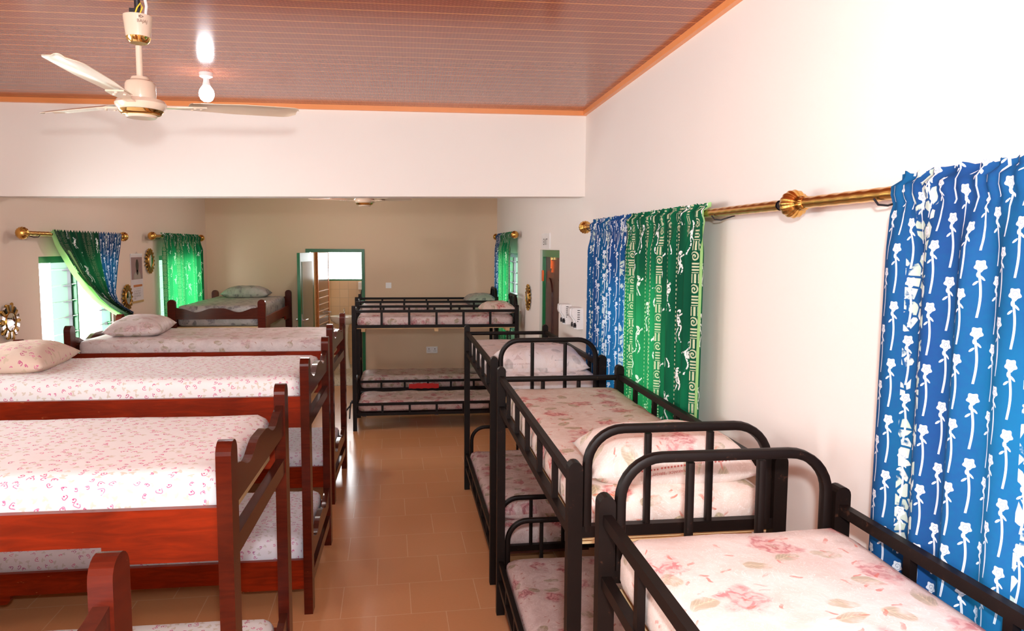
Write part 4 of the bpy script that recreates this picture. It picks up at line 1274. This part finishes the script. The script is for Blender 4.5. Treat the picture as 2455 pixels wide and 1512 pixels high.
# two white wall units with black knobs
def wall_unit(y, z, label):
    root = empty('wall_unit', (XR, y, z), 0, label, 'electrical box', 'white wall boxes by the blue curtain')
    prof = [(0, -.085), (-.05, -.085), (-.055, -.03), (-.062, -.010), (-.082, .012), (-.088, .03), (-.086, .075), (-.070, .082), (0, .082)]
    bm = bmesh.new(); prism(bm, prof, -.030, .135, 'y'); link('body', bm, MT['white_pl'], root, bevel=.004)
    bm = bmesh.new()
    prof2 = [(-.048, -.088), (-.062, -.084), (-.066, -.03), (-.074, -.008), (-.094, .016), (-.098, .034), (-.096, .072), (-.075, .084), (-.05, .08)]
    prism(bm, prof2, .015, .045, 'y'); link('front_ridge', bm, MT['white_pl'], root, bevel=.004)
    for yy in (-.012, .07):
        bm = bmesh.new()
        out = [((.020 if i % 2 == 0 else .011)*cos(pi/2+2*pi*i/10), (.020 if i % 2 == 0 else .011)*sin(pi/2+2*pi*i/10)) for i in range(10)]
        prism(bm, [(yy+a, -.055+b) for a, b in out], -.072, -.050, 'x'); link('knob', bm, MT['black'], root)
    bm = bmesh.new()
    for k in range(6): box(bm, -.046-.002*k*0, -.046+(.020 if k < 5 else .008), -.0312, -.029, .060-.017*k, .066-.017*k)
    link('vent_slot', bm, MT['black'], root)
    return root
wall_unit(6.12, 1.548, 'white wall box with vent slots and black knobs, left of the pair')
wall_unit(5.70, 1.552, 'white wall box with vent slots and black knobs, nearest the blue curtain')

rt = empty('light_switch', (-.294, YF, 1.522), 0, 'small white light switch on the far wall beside the bathroom door', 'switch')
link('plate', B(-.042, .042, -.010, 0, -.042, .042), MT['white_pl'], rt, bevel=.004)
link('rocker', B(-.014, .014, -.016, -.010, -.022, .022), MT['white_pl'], rt, bevel=.003)
rt = empty('wall_socket', (.353, YF, .535), 0, 'double white socket on the far wall under the metal bunk', 'socket')
link('plate', B(-.085, .085, -.012, 0, -.05, .05), MT['white_pl'], rt, bevel=.004)
for s_ in (-1, 1):
    bm = bmesh.new(); x = s_*.045
    box(bm, x-.005, x+.005, -.0135, -.011, .006, .024); box(bm, x-.018, x-.006, -.0135, -.011, -.020, -.013); box(bm, x+.006, x+.018, -.0135, -.011, -.020, -.013); link('socket_hole', bm, MT['black'], rt)
    link('socket_switch', B(x-.010, x+.010, -.016, -.012, .030, .044), MT['white_pl'], rt, bevel=.002)

# red cloth tucked under the far lower mattress, straps on the far bunk's post
bm = bmesh.new(); uvl = None; V = []
for i in range(15):
    row = []
    for j in range(5):
        row.append(bm.verts.new((-.20+.4*i/14, -.008*j, .052-.013*j + .022*sin(pi*i/14)*(1-j/4)*.6 + .004*sin(i*1.9))))
    V.append(row)
for i in range(14):
    for j in range(4): bm.faces.new((V[i][j], V[i+1][j], V[i+1][j+1], V[i][j+1]))
rc = link('cloth', bm, MT['red'], None, smooth='all'); rc.location = (.20, 9.997, .212)
tag(rc, 'bit of red cloth showing under the lower mattress by the far wall', 'cloth')
rt = empty('strap', (-.655, 8.60, .33), 0, 'black strap tied round the left post of the front far bunk', 'strap')
bm = bmesh.new(); tube(bm, [(.0, -.03, .0), (-.01, -.03, -.04), (-.06, -.02, -.10)], .01, 6); tube(bm, [(.0, -.03, 0), (-.012, -.034, -.08), (-.018, -.03, -.19)], .009, 6); link('strap_end', bm, MT['strap'], rt, smooth=True)
bm = bmesh.new(); lathe(bm, [(.034, -.015), (.037, 0), (.034, .015)], 14, Matrix.Translation((.035, -.0, 0))); link('knot', bm, MT['strap'], rt, smooth=True)
